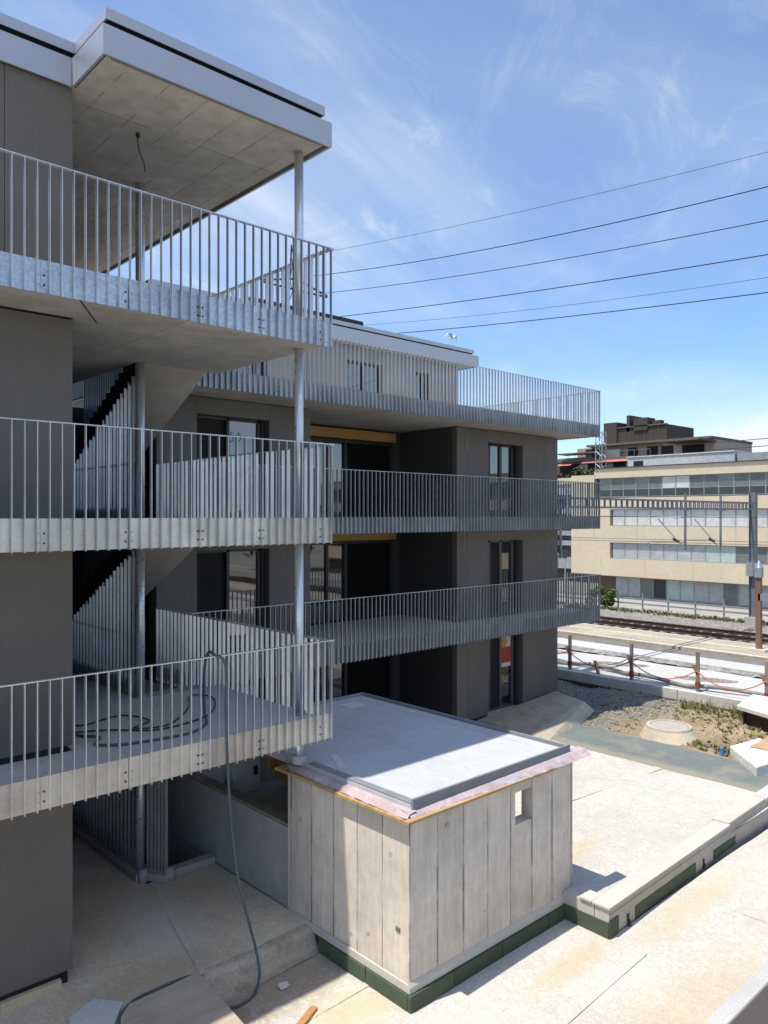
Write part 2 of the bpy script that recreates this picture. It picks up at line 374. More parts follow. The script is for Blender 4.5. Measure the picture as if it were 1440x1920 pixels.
# rounded membrane step between the two levels
e = MB(); n = 90
prof = [(9.06, US + .004), (8.98, US - .002), (8.93, US - .03), (8.90, US - .09), (8.89, US - .17), (8.86, US - .225), (8.80, US - .262), (8.70, -6.243)]
vs = []
for i in range(n + 1):
    x = -4 + (6.84 + 4) * i / n
    for j, (y, z) in enumerate(prof):
        vs.append((x, y + random.uniform(-.008, .008) + .02 * math.sin(x * 3), z + random.uniform(-.005, .005)))
m_ = len(prof)
e.add(vs, [(i*m_+j, (i+1)*m_+j, (i+1)*m_+j+1, i*m_+j+1) for i in range(n) for j in range(m_-1)])
struct(e.build('slab_step', EDGE, smooth=True))
s = MB(); s.box(3.55, 3.66, 8.95, 10.0, US + .003, US + .013); s.obox((5.35, 10.2), R(77), 1.25, .045, US + .003, US + .012)
struct(s.build('upper_slab_membrane', DECK2, bevel=.004))
# white deck behind the low wall
def wav3(x, y): return -5.95 + .007 * math.sin(x * 1.9 + y) + .006 * math.sin(y * 2.7 - x * 1.1) + random.uniform(-.002, .002)
struct(MB().box(10.46, 17.1, 6.25, 14.5, -6.9, -5.975).build('white_deck', CON))
struct(MB().grid(10.3, 17.1, 6.25, 14.5, 90, 100, wav3).build('white_deck', DECK, smooth=True))
seam = MB()
seamline((10.5, 9.55), (17.1, 9.0), .22, .006, -5.946); seamline((10.5, 11.6), (15.5, 11.7), .16, .005, -5.946)
struct(seam.build('white_deck', DECK, bevel=.004))
struct(MB().grid(17.1, 19.0, -2, 13.6, 20, 90, lambda x, y: -5.965 + .008 * math.sin(y * 2 + x * 3) + .02 * max(0, x - 18.2)).build('bitumen_strip', STRIP, smooth=True))
struct(MB().box(17.1, 19.0, -2, 14, -6.9, -5.99).build('bitumen_strip', CON))

# dirt between the strip and the retaining wall
def dz(x, y):
    h = -6.03 + .05 * math.sin(x * 1.7 + y * .9) + .04 * math.sin(y * 2.3 - x) + .03 * math.sin(x * 5 + y * 4)
    m = math.exp(-((x - 21.6) ** 2 / 3.0 + (y - 10.3) ** 2 / 6.0)) * .12
    edge = min(1, max(0, (x - 19) / .5))
    return h * edge + (-5.985) * (1 - edge) + m + random.uniform(-.028, .028) * edge
DIRT = MATS.get('x')
m, n, l, b = newmat('sandy dirt'); co = ncoord(n, l)
sp = n.new('ShaderNodeSeparateXYZ'); l.new(co, sp.inputs[0])
grain = noise(n, l, co, 9, 9, .85); bg_ = noise(n, l, co, 1.1, 5, .6); vor = n.new('ShaderNodeTexVoronoi'); vor.inputs['Scale'].default_value = 22; l.new(co, vor.inputs['Vector'])
sand = mixc(n, l, rng(n, l, bg_, .35, .65, 0, 1), (.27, .19, .115), (.40, .31, .195))
sc_ = n.new('ShaderNodeSeparateColor'); l.new(vor.outputs['Color'], sc_.inputs[0])
grav = mixc(n, l, sc_.outputs[0], (.10, .10, .088), (.26, .26, .23))
ff = rng(n, l, mth(n, l, 'ADD', sp.outputs[1], mth(n, l, 'MULTIPLY', bg_, 3.0)), 12.4, 13.6, 0, 1)
col = mixc(n, l, ff, sand, grav)
col = mixc(n, l, 1.0, col, scal(n, l, rng(n, l, grain, .3, .7, .55, 1.3)), 'MULTIPLY')
l.new(col, b.inputs['Base Color']); b.inputs['Roughness'].default_value = .95; bumpit(n, l, b, grain, .9, .03)
DIRT = m
struct(MB().grid(18.95, 24.1, -3, 34, 70, 420, dz).build('dirt_ground', DIRT, smooth=True))

# railway side beyond the wall
BAL = mat('track ballast', (.24, .215, .19), .95, var=.15, fvar=.55, fscale=9, bump=1, bd=.06)
struct(MB().box(24.2, 42.0, -90, 160, -7.5, -5.74).build('embankment', BAL))
struct(MB().grid(34.6, 41.4, -60, 140, 14, 400, lambda x, y: -5.70 + random.uniform(-.03, .03) + (.10 * max(0, (x - 37.4) / 4))).build('track_ballast', BAL, smooth=True))
struct(MB().grid(24.25, 28.0, -30, 60, 16, 200, lambda x, y: -5.71 + .05 * math.sin(x * 2.1 + y * .7) * math.sin(y * .9)).build('sheeted_ground', SHEET, smooth=True))
struct(MB().box(28.9, 30.3, -30, 80, -5.8, -5.68).build('pale_path', SHEET))
struct(MB().box(30.3, 31.6, -30, 80, -5.8, -5.72).build('path', mat('asphalt grey', (.17, .16, .15), .9, fvar=.2)))
struct(MB().box(31.6, 34.8, -60, 120, -5.85, -5.60).build('platform', mat('sandy platform', (.36, .31, .235), .9, var=.2, scale=.8, fvar=.25, fscale=12)))
pl = MB(); wl = mat('white line paint', (.62, .60, .55), .7, var=.15, scale=5)
for x in (31.75, 33.4, 34.65): pl.box(x, x + .12, -60, 120, -5.60, -5.595)
struct(pl.build('platform_line', wl))
RD = mat('service road', (.33, .31, .28), .9, var=.12, scale=.3)
struct(MB().hexa([(42,-90,-7.5),(58,-90,-7.5),(58,160,-7.5),(42,160,-7.5)], [(42,-90,-5.62),(58,-90,-6.9),(58,160,-6.9),(42,160,-5.62)]).build('road', RD))

def rail_thing(x0, label):
    t = thing('railway_track', label, 'railway track', (x0, 20, -5.68), 'railway tracks')
    for dxr in (0, 1.45):
        rr = MB(); rr.box(x0+dxr-.07, x0+dxr+.07, -60, 130, -5.60, -5.585); rr.box(x0+dxr-.012, x0+dxr+.012, -60, 130, -5.585, -5.47); rr.box(x0+dxr-.035, x0+dxr+.035, -60, 130, -5.47, -5.43)
        rr.build('rail', RUST, t)
    sl_ = MB(); y = -60
    while y < 130: sl_.box(x0 - .5, x0 + 1.95, y, y + .24, -5.72, -5.64); y += .62
    sl_.build('sleepers', mat('sleeper', (.17, .14, .115), .9), t)
rail_thing(35.4, 'dark rusty pair of rails on ballast beyond the platform')

# ------------------------------------------------------------------ shared builders for the two blocks
def fins(x0, x1, y, zb, zt, step, ph=0.0, d=.052, t=.010, holes=None):
    """upright flat bars square to a Y=const edge, plus the hand rail"""
    mb = MB(); x = x0 + ph
    while x < x1 - .03: mb.box(x - t/2, x + t/2, y - d, y - .004, zb - .012, zt); x += step
    return mb
def fins_x(x, y0, y1, zb, zt, step, d=.052, t=.010, side=1):
    mb = MB(); y = y0
    while y < y1: mb.box(x + .004*side, x + d*side, y - t/2, y + t/2, zb - .012, zt); y += step
    return mb
def balcony_front(parent, x0, x1, y, zb, step, joints, rail_top, side_to=None, side_side=1, far=False):
    f = MB(); js = [x0] + [j for j in joints if x0 < j < x1] + [x1]
    for a, b in zip(js[:-1], js[1:]): f.box(a + .002, b - .002, y, y + .008, zb, zb + .37)
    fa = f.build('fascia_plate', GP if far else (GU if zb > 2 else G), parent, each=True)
    bo = MB()
    for j in joints:
        for dxj in ((-.035, .035) if not far else (0,)):
            for dzj in (.09, .20): bo.tube([(j+dxj, y + .001, zb+dzj), (j+dxj, y - .006, zb+dzj)], .013, 8)
    if joints: bo.build('bolt', DARKM, fa)
    rl = fins(x0, x1, y, zb, rail_top, step, .03)
    rl.box(x1 - .005, x1 + .005, y - .052, y - .004, zb - .012, rail_top)
    rl.box(x0, x1 + .05, y - .055, y - .0, rail_top, rail_top + .012)
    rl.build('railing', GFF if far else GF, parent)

LV = (2.5, -.4, -3.3)
J1 = [3.02, 4.04, 5.01, 5.95, 6.94]
# ------------------------------------------------------------------ near block
nb = thing('apartment_building', 'near dark grey block at left with open stair, concrete canopy and galvanised balconies', 'building', (3.0, 11.0, US), 'apartment blocks under construction')
# body behind the cladding
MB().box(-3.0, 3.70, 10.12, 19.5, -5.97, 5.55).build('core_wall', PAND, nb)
for z0, z1 in ((2.87, 5.47), (-.03, 2.505), (-2.93, -.395), (-5.80, -3.295)):
    w = MB()
    xs = [-3.0, -.2, 1.35, 2.935, 3.755] if z0 > 2 else ([-3.0, .2, 3.755] if z0 > -3 else [-3.0, -.2, 3.755])
    for a, b in zip(xs[:-1], xs[1:]): w.box(a + .004, b - .004, 9.97, 10.10, z0, z1)
    w.build('cladding_panel', PAN, nb, each=True)
MB().box(-3.0, 3.70, 10.0, 10.115, -5.97, -5.79).build('base_gap', BLACK, nb)
bi = MB(); x = -3.0
for i in range(9):
    bi.box(x, x + .72, 9.93, 9.995, -5.97, -5.87); x += .735
bi.build('base_insulation', mat('tan insulation', (.55, .44, .28), .8, var=.1, fvar=.1), nb)
# roof with its metal band
rf = MB(); rf.box(-3.0, 3.80, 10.0, 20, 5.50, 5.80); rf.box(3.80, 7.09, 9.04, 20, 5.50, 5.80)
rf = rf.build('roof', SOF, nb)
bd = MB()
bd.box(-3.0, 3.715, 9.90, 9.93, 5.46, 5.82)
bd.box(3.72, 3.75, 8.96, 9.93, 5.46, 5.82)
bd.box(3.72, 7.17, 8.93, 8.96, 5.46, 5.82)
bd.box(7.14, 7.17, 8.96, 20, 5.46, 5.82)
bd.box(-3, 3.70, 9.93, 19.9, 5.80, 5.815); bd.box(3.75, 7.14, 8.96, 19.9, 5.80, 5.815)
bd.build('roof_band', BAND, rf)
gp = MB(); gp.box(-3, 3.80, 10.04, 19.8, 5.815, 5.99); gp.box(3.86, 7.02, 9.09, 19.8, 5.815, 5.99); gp.build('roof_gap', BLACK, rf)
cp = MB(); cp.box(-3, 3.78, 9.97, 9.985, 5.935, 6.07); cp.box(3.78, 3.795, 9.02, 9.985, 5.935, 6.07); cp.box(3.78, 7.10, 9.005, 9.02, 5.935, 6.07); cp.box(7.085, 7.10, 9.02, 19.9, 5.935, 6.07)
cp.box(-3, 3.78, 9.985, 19.9, 6.045, 6.065); cp.box(3.795, 7.085, 9.02, 19.9, 6.045, 6.065)
cp.build('roof_cap', BAND, rf)
# concrete border strip under the band, darkened to paint in its shadow line
MB().box(3.86, 7.0, 9.0, 9.035, 5.47, 5.62).build('shadow_trim', mat('dull trim', (.22, .20, .18), .8), rf)
MB().tube([(4.9, 10.55, 5.5), (4.9, 10.56, 5.38), (4.94, 10.58, 5.25), (5.02, 10.6, 5.12), (5.03, 10.6, 5.0)], .008, 6).build('lamp_wire', CABLE, rf)
MB().tube([(4.9, 10.55, 5.5), (4.9, 10.55, 5.44)], .03, 10).build('ceiling_socket', DARKM, rf)

for zb in LV:
    sb = MB(); z0, z1 = zb + .03, zb + .28
    sb.box(-3.0, 7.12, 8.97, 9.96, z0, z1); sb.box(3.77, 7.12, 9.96, 12.1, z0, z1); sb.box(3.77, 5.62, 12.1, 18, z0, z1)
    sb.build('balcony_slab', SOFB, nb)
    fl = MB(); fl.box(-3.0, 7.10, 8.99, 9.96, z1, z1 + .015); fl.box(3.77, 7.10, 9.96, 12.05, z1, z1 + .015); fl.box(3.77, 5.60, 12.05, 18, z1, z1 + .015)
    fl.build('balcony_floor', BALF, nb)
    balcony_front(nb, -3.0, 7.155, 8.96, zb, .135, J1, zb + 1.45)
    # side balustrade above the joint with the far block
    yb = 14.55
    sd = fins_x(7.11, 8.98 + .11, yb, zb + (.30 if zb > 2 else 0), zb + 1.44, .15, .06, .012)
    sd.box(7.10, 7.19, 8.90, yb, zb + 1.44, zb + 1.452)
    sd.build('side_balustrade', GF, nb)
# expansion joint lines on the upper soffit
jm = MB()
for zb in LV[:1]: jm.obox((3.77, 9.5), R(58), .55, .008, zb + .024, zb + .03)
jm.build('soffit_joint', BLACK, nb)
# steel columns
ZT = {0: 5.50, 1: 2.53, 2: -.37, 3: -3.27}
for cx, cy, segs in ((6.95, 9.45, ((2.795, 5.5), (-.105, 2.53), (-3.005, -.37), (-3.70, -3.27))), (5.68, 12.14, ((2.795, 5.5), (-.105, 2.53), (-3.005, -.37), (-5.85, -3.27)))):
    c = MB()
    for a, b in segs:
        c.tube([(cx, cy, a), (cx, cy, b)], .068 if cx > 6 else .075, 24)
    c.build('steel_column', galv('column zinc', (.70, .73, .76), .6, .30, 22, .035), nb, smooth=True)
    q = MB()
    for a, b in segs: q.tube([(cx, cy, a), (cx, cy, a + .05)], .10, 20)
    q.build('column_foot', GD, nb, smooth=False)

# stair flights and their screens
def zu(y, top): return top - .515 * (y - 12.12)
for i, zb in enumerate(LV):
    top = zb + .03; bot_z = -5.97 if i == 2 else LV[i+1] + .29
    yend = 12.12 + (top - bot_z) / .515
    fl = MB()
    xa, xb = 5.72, 6.90
    th = .26
    fl.hexa([(xa, 12.12, top), (xb, 12.12, top), (xb, yend, bot_z), (xa, yend, bot_z)],
            [(xa, 12.12, top + th), (xb, 12.12, top + th), (xb, yend, bot_z + th), (xa, yend, bot_z + th)])
    stp = fl.build('stair_flight', STAIR, nb)
    st = MB(); ns = 17; dy_ = (yend - 12.12) / ns; dz_ = (top - bot_z) / ns
    for k in range(ns): st.box(xa + .005, xb - .005, 12.13 + k*dy_, 12.13 + (k+1)*dy_ - .003, top + th - (k+1)*dz_ - .05, top + th - k*dz_ - .02)
    st.build('step', STAIR, stp)
    # stepped stringer on the visible side, painted black for the flight edge's shade
    sg = MB(); ns2 = 28; dyy = (yend - 12.12) / ns2
    for k in range(ns2):
        y0 = 12.2 + k*dyy; zc = zu(y0 + dyy*.5, top)
        sg.box(5.655, 5.71, y0, y0 + dyy - .02, zc - .10 - .04*(k % 2), zc + .30)
    sg.build('stringer', BLACK, stp)
    # slat screen from the floor up to the flight
    fz = (LV[i+1] + .29) if i < 2 else US + .12
    sc = MB(); y = 12.32
    while y < 16.8:
        t_ = zu(y, top) - .10
        if t_ > fz + .1: sc.box(5.615, 5.662, y - .006, y + .006, fz, t_)
        y += .15
    sc.box(5.612, 5.668, 12.3, 16.8 if i else 16.8, fz - .005, fz + .03)
    sc.build('stair_screen', GFF, nb)
    sj = MB(); sj.box(5.668, 5.674, 12.3, 16.6, fz + .98, fz + 1.0); sj.build('screen_tie', DARKM, nb)
    # higher balustrade beyond the flight; its darker zinc paints in the shade there
    sc = MB(); y = 12.7
    while y < 17.8:
        b_ = zu(y, top) + .3
        sc.box(6.93, 6.97, y - .006, y + .006, b_, zb + (1.3 if i == 0 else .02)); y += .12
    za, zc_ = zu(12.68, top) + .28, zu(17.85, top) + .28
    sc.hexa([(6.92, 12.68, za), (6.975, 12.68, za), (6.975, 17.85, zc_), (6.92, 17.85, zc_)], [(6.92, 12.68, za + .04), (6.975, 12.68, za + .04), (6.975, 17.85, zc_ + .04), (6.92, 17.85, zc_ + .04)])
    sc.build('stair_screen', GD, nb)
    # plate closing the back of the fins
    MB().box(5.690, 5.696, 12.3, 16.6, fz, fz + .25).build('screen_kick_plate', GD, nb)
# wall behind the stair
w = MB(); w.box(3.72, 7.15, 17.9, 18.1, US, 2.5); w.build('stair_back_wall', PAND, nb)
MB().box(7.05, 7.15, 14.7, 26, 2.8, 4.55).build('bright_gap_cover', PAND, nb)  # added to cover the bright gap above the back wall
# closing screen by the column at ground level + kerb round the stair pit
sc = MB()
for k in range(6):
    f_ = k / 5; x, y = 5.76 + .17 * f_, 12.02 - .30 * f_
    sc.obox((x, y), R(20), .028, .007, US + .12, -3.29)
sc.obox((5.93, 11.72), R(20), .03, .012, US + .12, -3.29)
sc.build('stair_screen', GF, nb)
kb = MB(); kb.box(5.95, 6.84, 11.70, 11.90, US, US + .12); kb.box(5.52, 5.78, 11.95, 17.5, US, US + .12); kb.obox((5.84, 11.83), R(-58), .22, .11, US, US + .125)
kb.build('stair_kerb', CON, nb, bevel=.015)
wp = MB(); wp.tube([(5.97, 11.68, US), (5.97, 11.68, US + .20)], .09, 12, .08); wp.tube([(5.62, 11.92, US), (5.62, 11.92, US + .2)], .08, 12, .07)
wp.build('membrane_boot', CON, nb, smooth=True)
# pit floor painted black for the shade down the stair shaft
MB().box(5.85, 6.84, 12.0, 17.8, -6.94, -6.6).build('stair_pit_floor', BLACK, nb)

# ------------------------------------------------------------------ far block
fb = thing('apartment_building', 'far dark grey block with deep loggias, timber lintels and roof terrace, beyond the concrete shed', 'building', (14.3, 18.0, US), 'apartment blocks under construction')
YF = 14.6
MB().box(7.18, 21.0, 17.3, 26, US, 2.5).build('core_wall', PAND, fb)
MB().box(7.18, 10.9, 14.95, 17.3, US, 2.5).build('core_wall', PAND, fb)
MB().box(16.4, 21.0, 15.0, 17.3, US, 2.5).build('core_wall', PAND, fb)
for fi, zb in enumerate(LV):
    f0 = (LV[fi+1] + .29) if fi < 2 else -5.86
    f1 = zb + .01
    hd = zb - .34                   # window head
    # left piece
    w = MB()
    w.box(7.18, 8.09, YF, 14.78, f0, f1); w.box(9.91, 11.07, YF, 14.78, f0, f1); w.box(8.094, 9.906, YF, 14.78, hd, f1)
    w.box(7.18, 7.2, 14.79, 17.5, f0, f1)
    w.box(16.24, 16.66, YF, 14.78, f0, f1); w.box(16.67, 17.60, YF, 14.78, f0, f1); w.box(19.26, 20.36, YF, 14.78, f0, f1); w.box(20.37, 21.1, YF, 14.78, f0, f1)
    w.box(17.604, 19.256, YF, 14.78, hd, f1); w.box(20.95, 21.1, 14.79, 26, f0, f1)
    w.build('cladding_panel', PAN, fb, each=True)
    # loggia walls
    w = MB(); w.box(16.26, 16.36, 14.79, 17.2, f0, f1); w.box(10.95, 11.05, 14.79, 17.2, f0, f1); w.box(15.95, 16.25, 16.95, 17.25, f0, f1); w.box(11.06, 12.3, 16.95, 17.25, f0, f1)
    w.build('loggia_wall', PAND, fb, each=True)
    # timber lintel
    if fi < 2: MB().box(11.06, 15.95, 16.80, 16.94, f1 - .32, f1 - .05).build('timber_lintel', WOOD, fb, bevel=.006)
    # sliding glazing in the loggia
    wi = MB()
    for x in (12.35, 13.42, 14.1, 15.88): wi.box(x, x + .09, 16.98, 17.10, f0, f1 - .36)
    wi.box(12.3, 16.0, 17.0, 17.08, f1 - .42, f1 - .33)
    wi = wi.build('window', FRAME, fb)
    MB().box(12.44, 13.42, 17.03, 17.05, f0, f1 - .42).build('pane', GLASS if fi < 2 else GLASSD, wi)
    MB().box(13.51, 14.10, 17.05, 17.07, f0, f1 - .42).build('pane', GLASS, wi)
    MB().box(14.19, 15.88, 17.03, 17.05, f0, f1 - .42).build('pane', GLASSD, wi)
    # left window: open door half and glazed half
    wi = MB()
    wi.box(8.10, 8.16, 14.82, 14.92, f0, hd); wi.box(8.94, 9.01, 14.82, 14.90, f0, hd); wi.box(9.74, 9.81, 14.82, 14.92, f0, hd)
    wi.box(8.10, 9.81, 14.82, 14.92, hd - .06, hd - .002)
    wi = wi.build('window', FRAME, fb)
    MB().box(9.01, 9.74, 14.86, 14.875, f0, hd - .06).build('pane', GLASS if fi < 2 else GLASSD, wi)
    MB().box(8.16, 8.94, 14.92, 14.935, f0, hd - .06).build('pane', BLACK, wi)  # black sheet standing in for the dark behind the open half
    MB().box(9.82, 9.905, 14.785, 14.93, f0, hd).build('reveal', REV, wi)
    if fi == 0:
        q = MB()
        for cx, cz in ((9.07, 1.72), (9.26, 1.74)):
            q.tube([(cx + .055*math.cos(a), 14.852, cz + .085*math.sin(a)) for a in [k*math.pi/8 for k in range(17)]], .006, 5, cap=False)
        q.tube([(9.06, 14.852, 1.82), (9.10, 14.852, 1.86)], .006, 5); q.tube([(9.28, 14.852, 1.83), (9.25, 14.852, 1.87)], .006, 5)
        q.build('ring_mark', BLACK, wi)
    # right window
    wi = MB()
    for x in (17.88, 18.42, 19.0): wi.box(x, x + .11, 14.84, 14.93, f0 + .02, hd)
    wi.box(17.62, 19.15, 14.84, 14.93, hd - .06, hd - .002); wi.box(17.62, 19.15, 14.83, 14.94, f0, f0 + .06)
    wi = wi.build('window', mat('light frame', (.10, .10, .10), .4, .3) if fi else FRAME, fb)
    MB().box(17.99, 18.42, 14.88, 14.90, f0 + .06, hd - .06).build('pane', GLASS if fi == 0 else BLACK, wi)
    MB().box(18.53, 19.0, 14.88, 14.90, f0 + .06, hd - .06).build('pane', GLASS, wi)
    MB().box(19.16, 19.253, 14.785, 14.95, f0, hd).build('reveal', REV, wi)
    if fi == 2:
        MB().box(17.61, 19.2, 14.50, 14.84, f0 - .12, f0 - .002).build('sill', MORT, fb, bevel=.01)
        ps = MB().box(18.54, 18.99, 14.862, 14.868, -4.62, -3.62).build('poster', mat('white poster', (.6, .58, .54), .5, var=.05, bump=.02), fb, label='poster in the ground floor window')
        MB().box(18.55, 18.98, 14.858, 14.861, -4.50, -4.02).build('red_field', mat('poster red', (.42, .035, .02), .5, var=.25, scale=7), ps)
        q = MB(); q.tube([(18.68, 14.860, -3.84), (18.68, 14.857, -3.84)], .13, 20); q.box(18.56, 18.75, 14.8575, 14.8615, -4.02, -3.88)
        q.build('orange_emblem', mat('poster orange', (.62, .27, .02), .5, var=.2, scale=9), ps)
    # balcony slab and railing
    s = MB(); z0, z1 = zb + .03, zb + .28
    if fi: s.box(7.22, 21.5, 13.35, 14.59, z0, z1); s.box(11.10, 16.23, 14.59, 16.9, z0, z1)
    else: s.box(7.22, 21.5, 13.35, 26, z0 + .002, z1)
    s.build('balcony_slab', SOFB, fb)
    s = MB(); s.box(7.22, 21.48, 13.37, 14.59, z1, z1 + .015)
    if fi: s.box(11.10, 16.23, 14.59, 16.9, z1, z1 + .015)
    else: s.box(7.22, 21.48, 14.6, 26, z1, z1 + .015)
    s.build('balcony_floor', BALF, fb)
    balcony_front(fb, 7.22, 21.5, 13.33, zb, .128, [8.19, 9.25, 10.34, 12.5, 13.56, 14.9, 16.2, 17.6, 19.0, 20.41], zb + 1.43, far=True)
    ye = 26 if fi == 0 else 14.6
    sd = fins_x(21.5, 13.44, ye, zb, zb + 1.43, .135, .045)
    sd.box(21.49, 21.56, 13.27, ye, zb + 1.43, zb + 1.442); sd.build('side_railing', GFF, fb)
    MB().box(21.5, 21.508, 13.34, ye, zb, zb + .37).build('side_fascia', G, fb)
    # loop of wire hanging from the soffit
    cx = 16.62 - .1 * fi
    pts = [(cx, 14.57, zb), (cx, 14.57, zb - .42)] + [(cx + .06*math.sin(a), 14.57, zb - .50 + .08*math.cos(a)) for a in [k*math.pi/6 for k in range(12)]] + [(cx + .02, 14.57, zb - .66)]
    if fi < 2: MB().tube(pts, .008, 5).build('wire_loop', mat('pale wire', (.35, .33, .30), .6), fb)
# timber strip and gap under the ground floor cladding
MB().box(19.3, 21.05, 14.66, 14.7, -5.95, -5.87).build('base_insulation', PLY, fb)
# attic
at = MB(); xs = [9.0, 12.0]; 
xx = 9.0
aw = MB(); cuts = [(12.05, 12.75), (15.75, 17.32), (18.9, 19.6)]
segs = [(9.0, 12.05), (12.75, 14.2), (14.21, 15.75), (17.32, 18.1), (18.11, 18.9), (19.6, 20.4), (20.41, 21.1)]
for a, b_ in segs: aw.box(a, b_ - .005, 18.9, 19.05, 2.81, 5.46)
for a, b_ in cuts: aw.box(a, b_ - .005, 18.9, 19.05, 5.0, 5.46)
aw.box(21.0, 21.1, 19.06, 25.5, 2.81, 5.46); aw.build('attic_wall', ATT, fb, each=True)
MB().box(9.0, 20.98, 19.16, 25.5, 2.81, 5.46).build('core_wall', PAND, fb)
for a, b_ in cuts:
    wi = MB(); wi.box(a, a + .07, 18.98, 19.1, 2.81, 5.0); wi.box(b_ - .08, b_ - .006, 18.98, 19.1, 2.81, 5.0); wi.box(a, b_ - .006, 18.98, 19.1, 4.93, 5.0); wi.box((a + b_)/2 - .03, (a + b_)/2 + .03, 18.98, 19.1, 2.81, 4.93)
    wi = wi.build('window', FRAME, fb)
    MB().box(a + .07, b_ - .08, 19.05, 19.07, 2.81, 4.93).build('pane', GLASS, wi)
rf2 = MB().box(9.0, 21.6, 18.45, 26, 5.47, 5.78).build('roof', SOF, fb)
b2 = MB(); b2.box(8.9, 21.65, 18.40, 18.44, 5.44, 5.84); b2.box(21.61, 21.65, 18.44, 26, 5.44, 5.84); b2.box(8.9, 21.5, 18.50, 18.54, 5.92, 6.05); b2.box(21.46, 21.5, 18.54, 26, 5.92, 6.05); b2.box(8.9, 21.5, 18.54, 26, 6.03, 6.045)
b2.build('roof_band', BAND, rf2)
MB().box(8.9, 21.44, 18.56, 25.9, 5.78, 6.0).build('roof_gap', BLACK, rf2)
MB().box(12.9, 17.45, 20.0, 22.6, 6.05, 6.68).build('roof_box', mat('matt black box', (.015, .016, .02), .5, var=.1), rf2, bevel=.02)
# little ledge outside the ground floor
lg = MB(); lg.hexa([(16.9, 12.0, -5.99), (20.55, 12.75, -5.99), (21.0, 14.45, -5.99), (16.9, 14.45, -5.99)], [(16.9, 12.55, -5.86), (20.2, 13.0, -5.60), (20.75, 14.45, -5.60), (16.9, 14.45, -5.84)])
o = lg.build('concrete_step', EDGE, None, bevel=.05); tag(o, 'low grey membrane covered step at the foot of the far block', 'step')

# ------------------------------------------------------------------ parapet walls and loggia left of the shed
t = thing('parapet_wall', 'low concrete wall running from the shed back under the near balcony', 'wall', (7.0, 12, US))
MB().box(6.86, 7.10, 9.60, 14.55, US, -4.74).build('wall', concrete('cast wall', (.36, .345, .33)), t, bevel=.01)
MB().box(6.88, 7.08, 9.61, 14.54, -4.735, -4.70).build('coping', mat('dusty coping', (.27, .235, .19), .9), t)
ft = MB().box(7.3, 10.3, 9.7, 14.4, US, -5.05).build('inner_platform', CON); tag(ft, 'shaded concrete platform behind the low wall', 'platform')
pr_ = MB().box(7.36, 7.95, 12.0, 12.3, -5.045, -3.9).build('concrete_pier', CONL, None, bevel=.01); tag(pr_, 'pale concrete pier with socket behind the low wall', 'pillar')
so_ = MB().box(7.80, 7.88, 11.985, 11.995, -4.75, -4.58).build('socket', DARKM, pr_)
fw = thing('formwork_panel', 'orange brown timber formwork leaning in the dark opening beside the shed', 'formwork', (8.3, 11.8, -5.04))
q = MB(); q.prism([(7.96, 11.75, -4.05), (8.9, 11.75, -4.05), (8.9, 11.75, -5.04), (8.5, 11.75, -5.04), (7.96, 11.75, -4.5)], (0, .03, 0)); q.build('board', WOODR, fw)
q = MB(); q.prism([(7.92, 11.66, -4.45), (7.92, 11.66, -4.62), (8.42, 11.66, -5.04), (8.56, 11.66, -5.04)], (0, .04, 0)); q.build('brace', WOOD, fw)
MB().box(7.97, 10.4, 12.3, 12.5, US, -3.8).build('x', CONL)
bpy.data.objects['x'].name = 'back_wall'; tag(bpy.data.objects['back_wall'], 'dark wall closing the space behind the formwork', 'wall')

# ------------------------------------------------------------------ concrete shed
SX0, SX1, SY0, SY1 = 6.84, 10.45, 6.95, 9.58
sh = thing('concrete_shed', 'board marked concrete shed with flat grey roof in the foreground', 'shed', (8.65, 9.0, -6.25))
w = MB(); zt = -3.86; th = .2; hx0, hx1, hz0, hz1 = 8.99, 9.40, -4.50, -4.03
# front wall in four pieces round the opening
w.box(SX0, hx0, SY0, SY0 + th, -6.0, zt); w.box(hx1, SX1, SY0, SY0 + th, -6.0, zt)
w.box(hx0, hx1, SY0, SY0 + th, -6.0, hz0); w.box(hx0, hx1, SY0, SY0 + th, hz1, zt)
w.box(SX0, SX0 + th, SY0 + th, SY1, -6.0, zt)
w.build('wall', SHED, sh)
w = MB(); w.box(SX1 - th, SX1, SY0 + th, 7.45, -6.0, zt); w.box(SX1 - th, SX1, 8.9, 12.0, -6.0, zt); w.box(SX1 - th, SX1, 7.45, 8.9, -4.0, zt); w.box(SX0 + th, 7.3, SY1 - .2, SY1, -6.0, zt)
w.build('wall', CON, sh)
# render fillet and insulation boards at the foot
fi_ = MB(); fi_.hexa([(SX0-.03, SY0-.03, -6.04), (SX1, SY0-.03, -6.04), (SX1, SY0-.001, -6.04), (SX0-.03, SY0-.001, -6.04)], [(SX0-.03, SY0-.03, -5.96), (SX1, SY0-.03, -5.96), (SX1, SY0-.001, -5.90), (SX0-.03, SY0-.001, -5.90)])
fi_.box(SX0-.03, SX0-.001, SY0-.001, SY1, -6.04, -5.93)
fi_.build('render_fillet', MORT, sh, bevel=.006)
gi = MB()
xs = [6.79, 7.62, 8.62, 9.72, 10.44]
for a, b_ in zip(xs[:-1], xs[1:]): gi.box(a, b_ - .014, 6.885, 6.945, -6.25, -6.045)
ys = [6.95, 7.75, 8.55, 8.78]
for a, b_ in zip(ys[:-1], ys[1:]): gi.box(6.785, 6.835, a, b_ - .014, -6.25, -6.045)
gi.build('insulation_board', XPS, sh, bevel=.004)
MB().box(7.5, 7.56, 6.943, 6.949, -4.12, -4.07).build('anchor_mark', CON, sh)
bpy.data.objects['anchor_mark'].hide_render = False
q = MB()
for (a_, z_) in ((9.25, -5.62), (9.27, -4.5), (8.1, -5.75), (7.75, -5.6), (7.3, -4.4)): q.tube([(6.8385, a_, z_), (6.8415, a_, z_)], .035, 12)
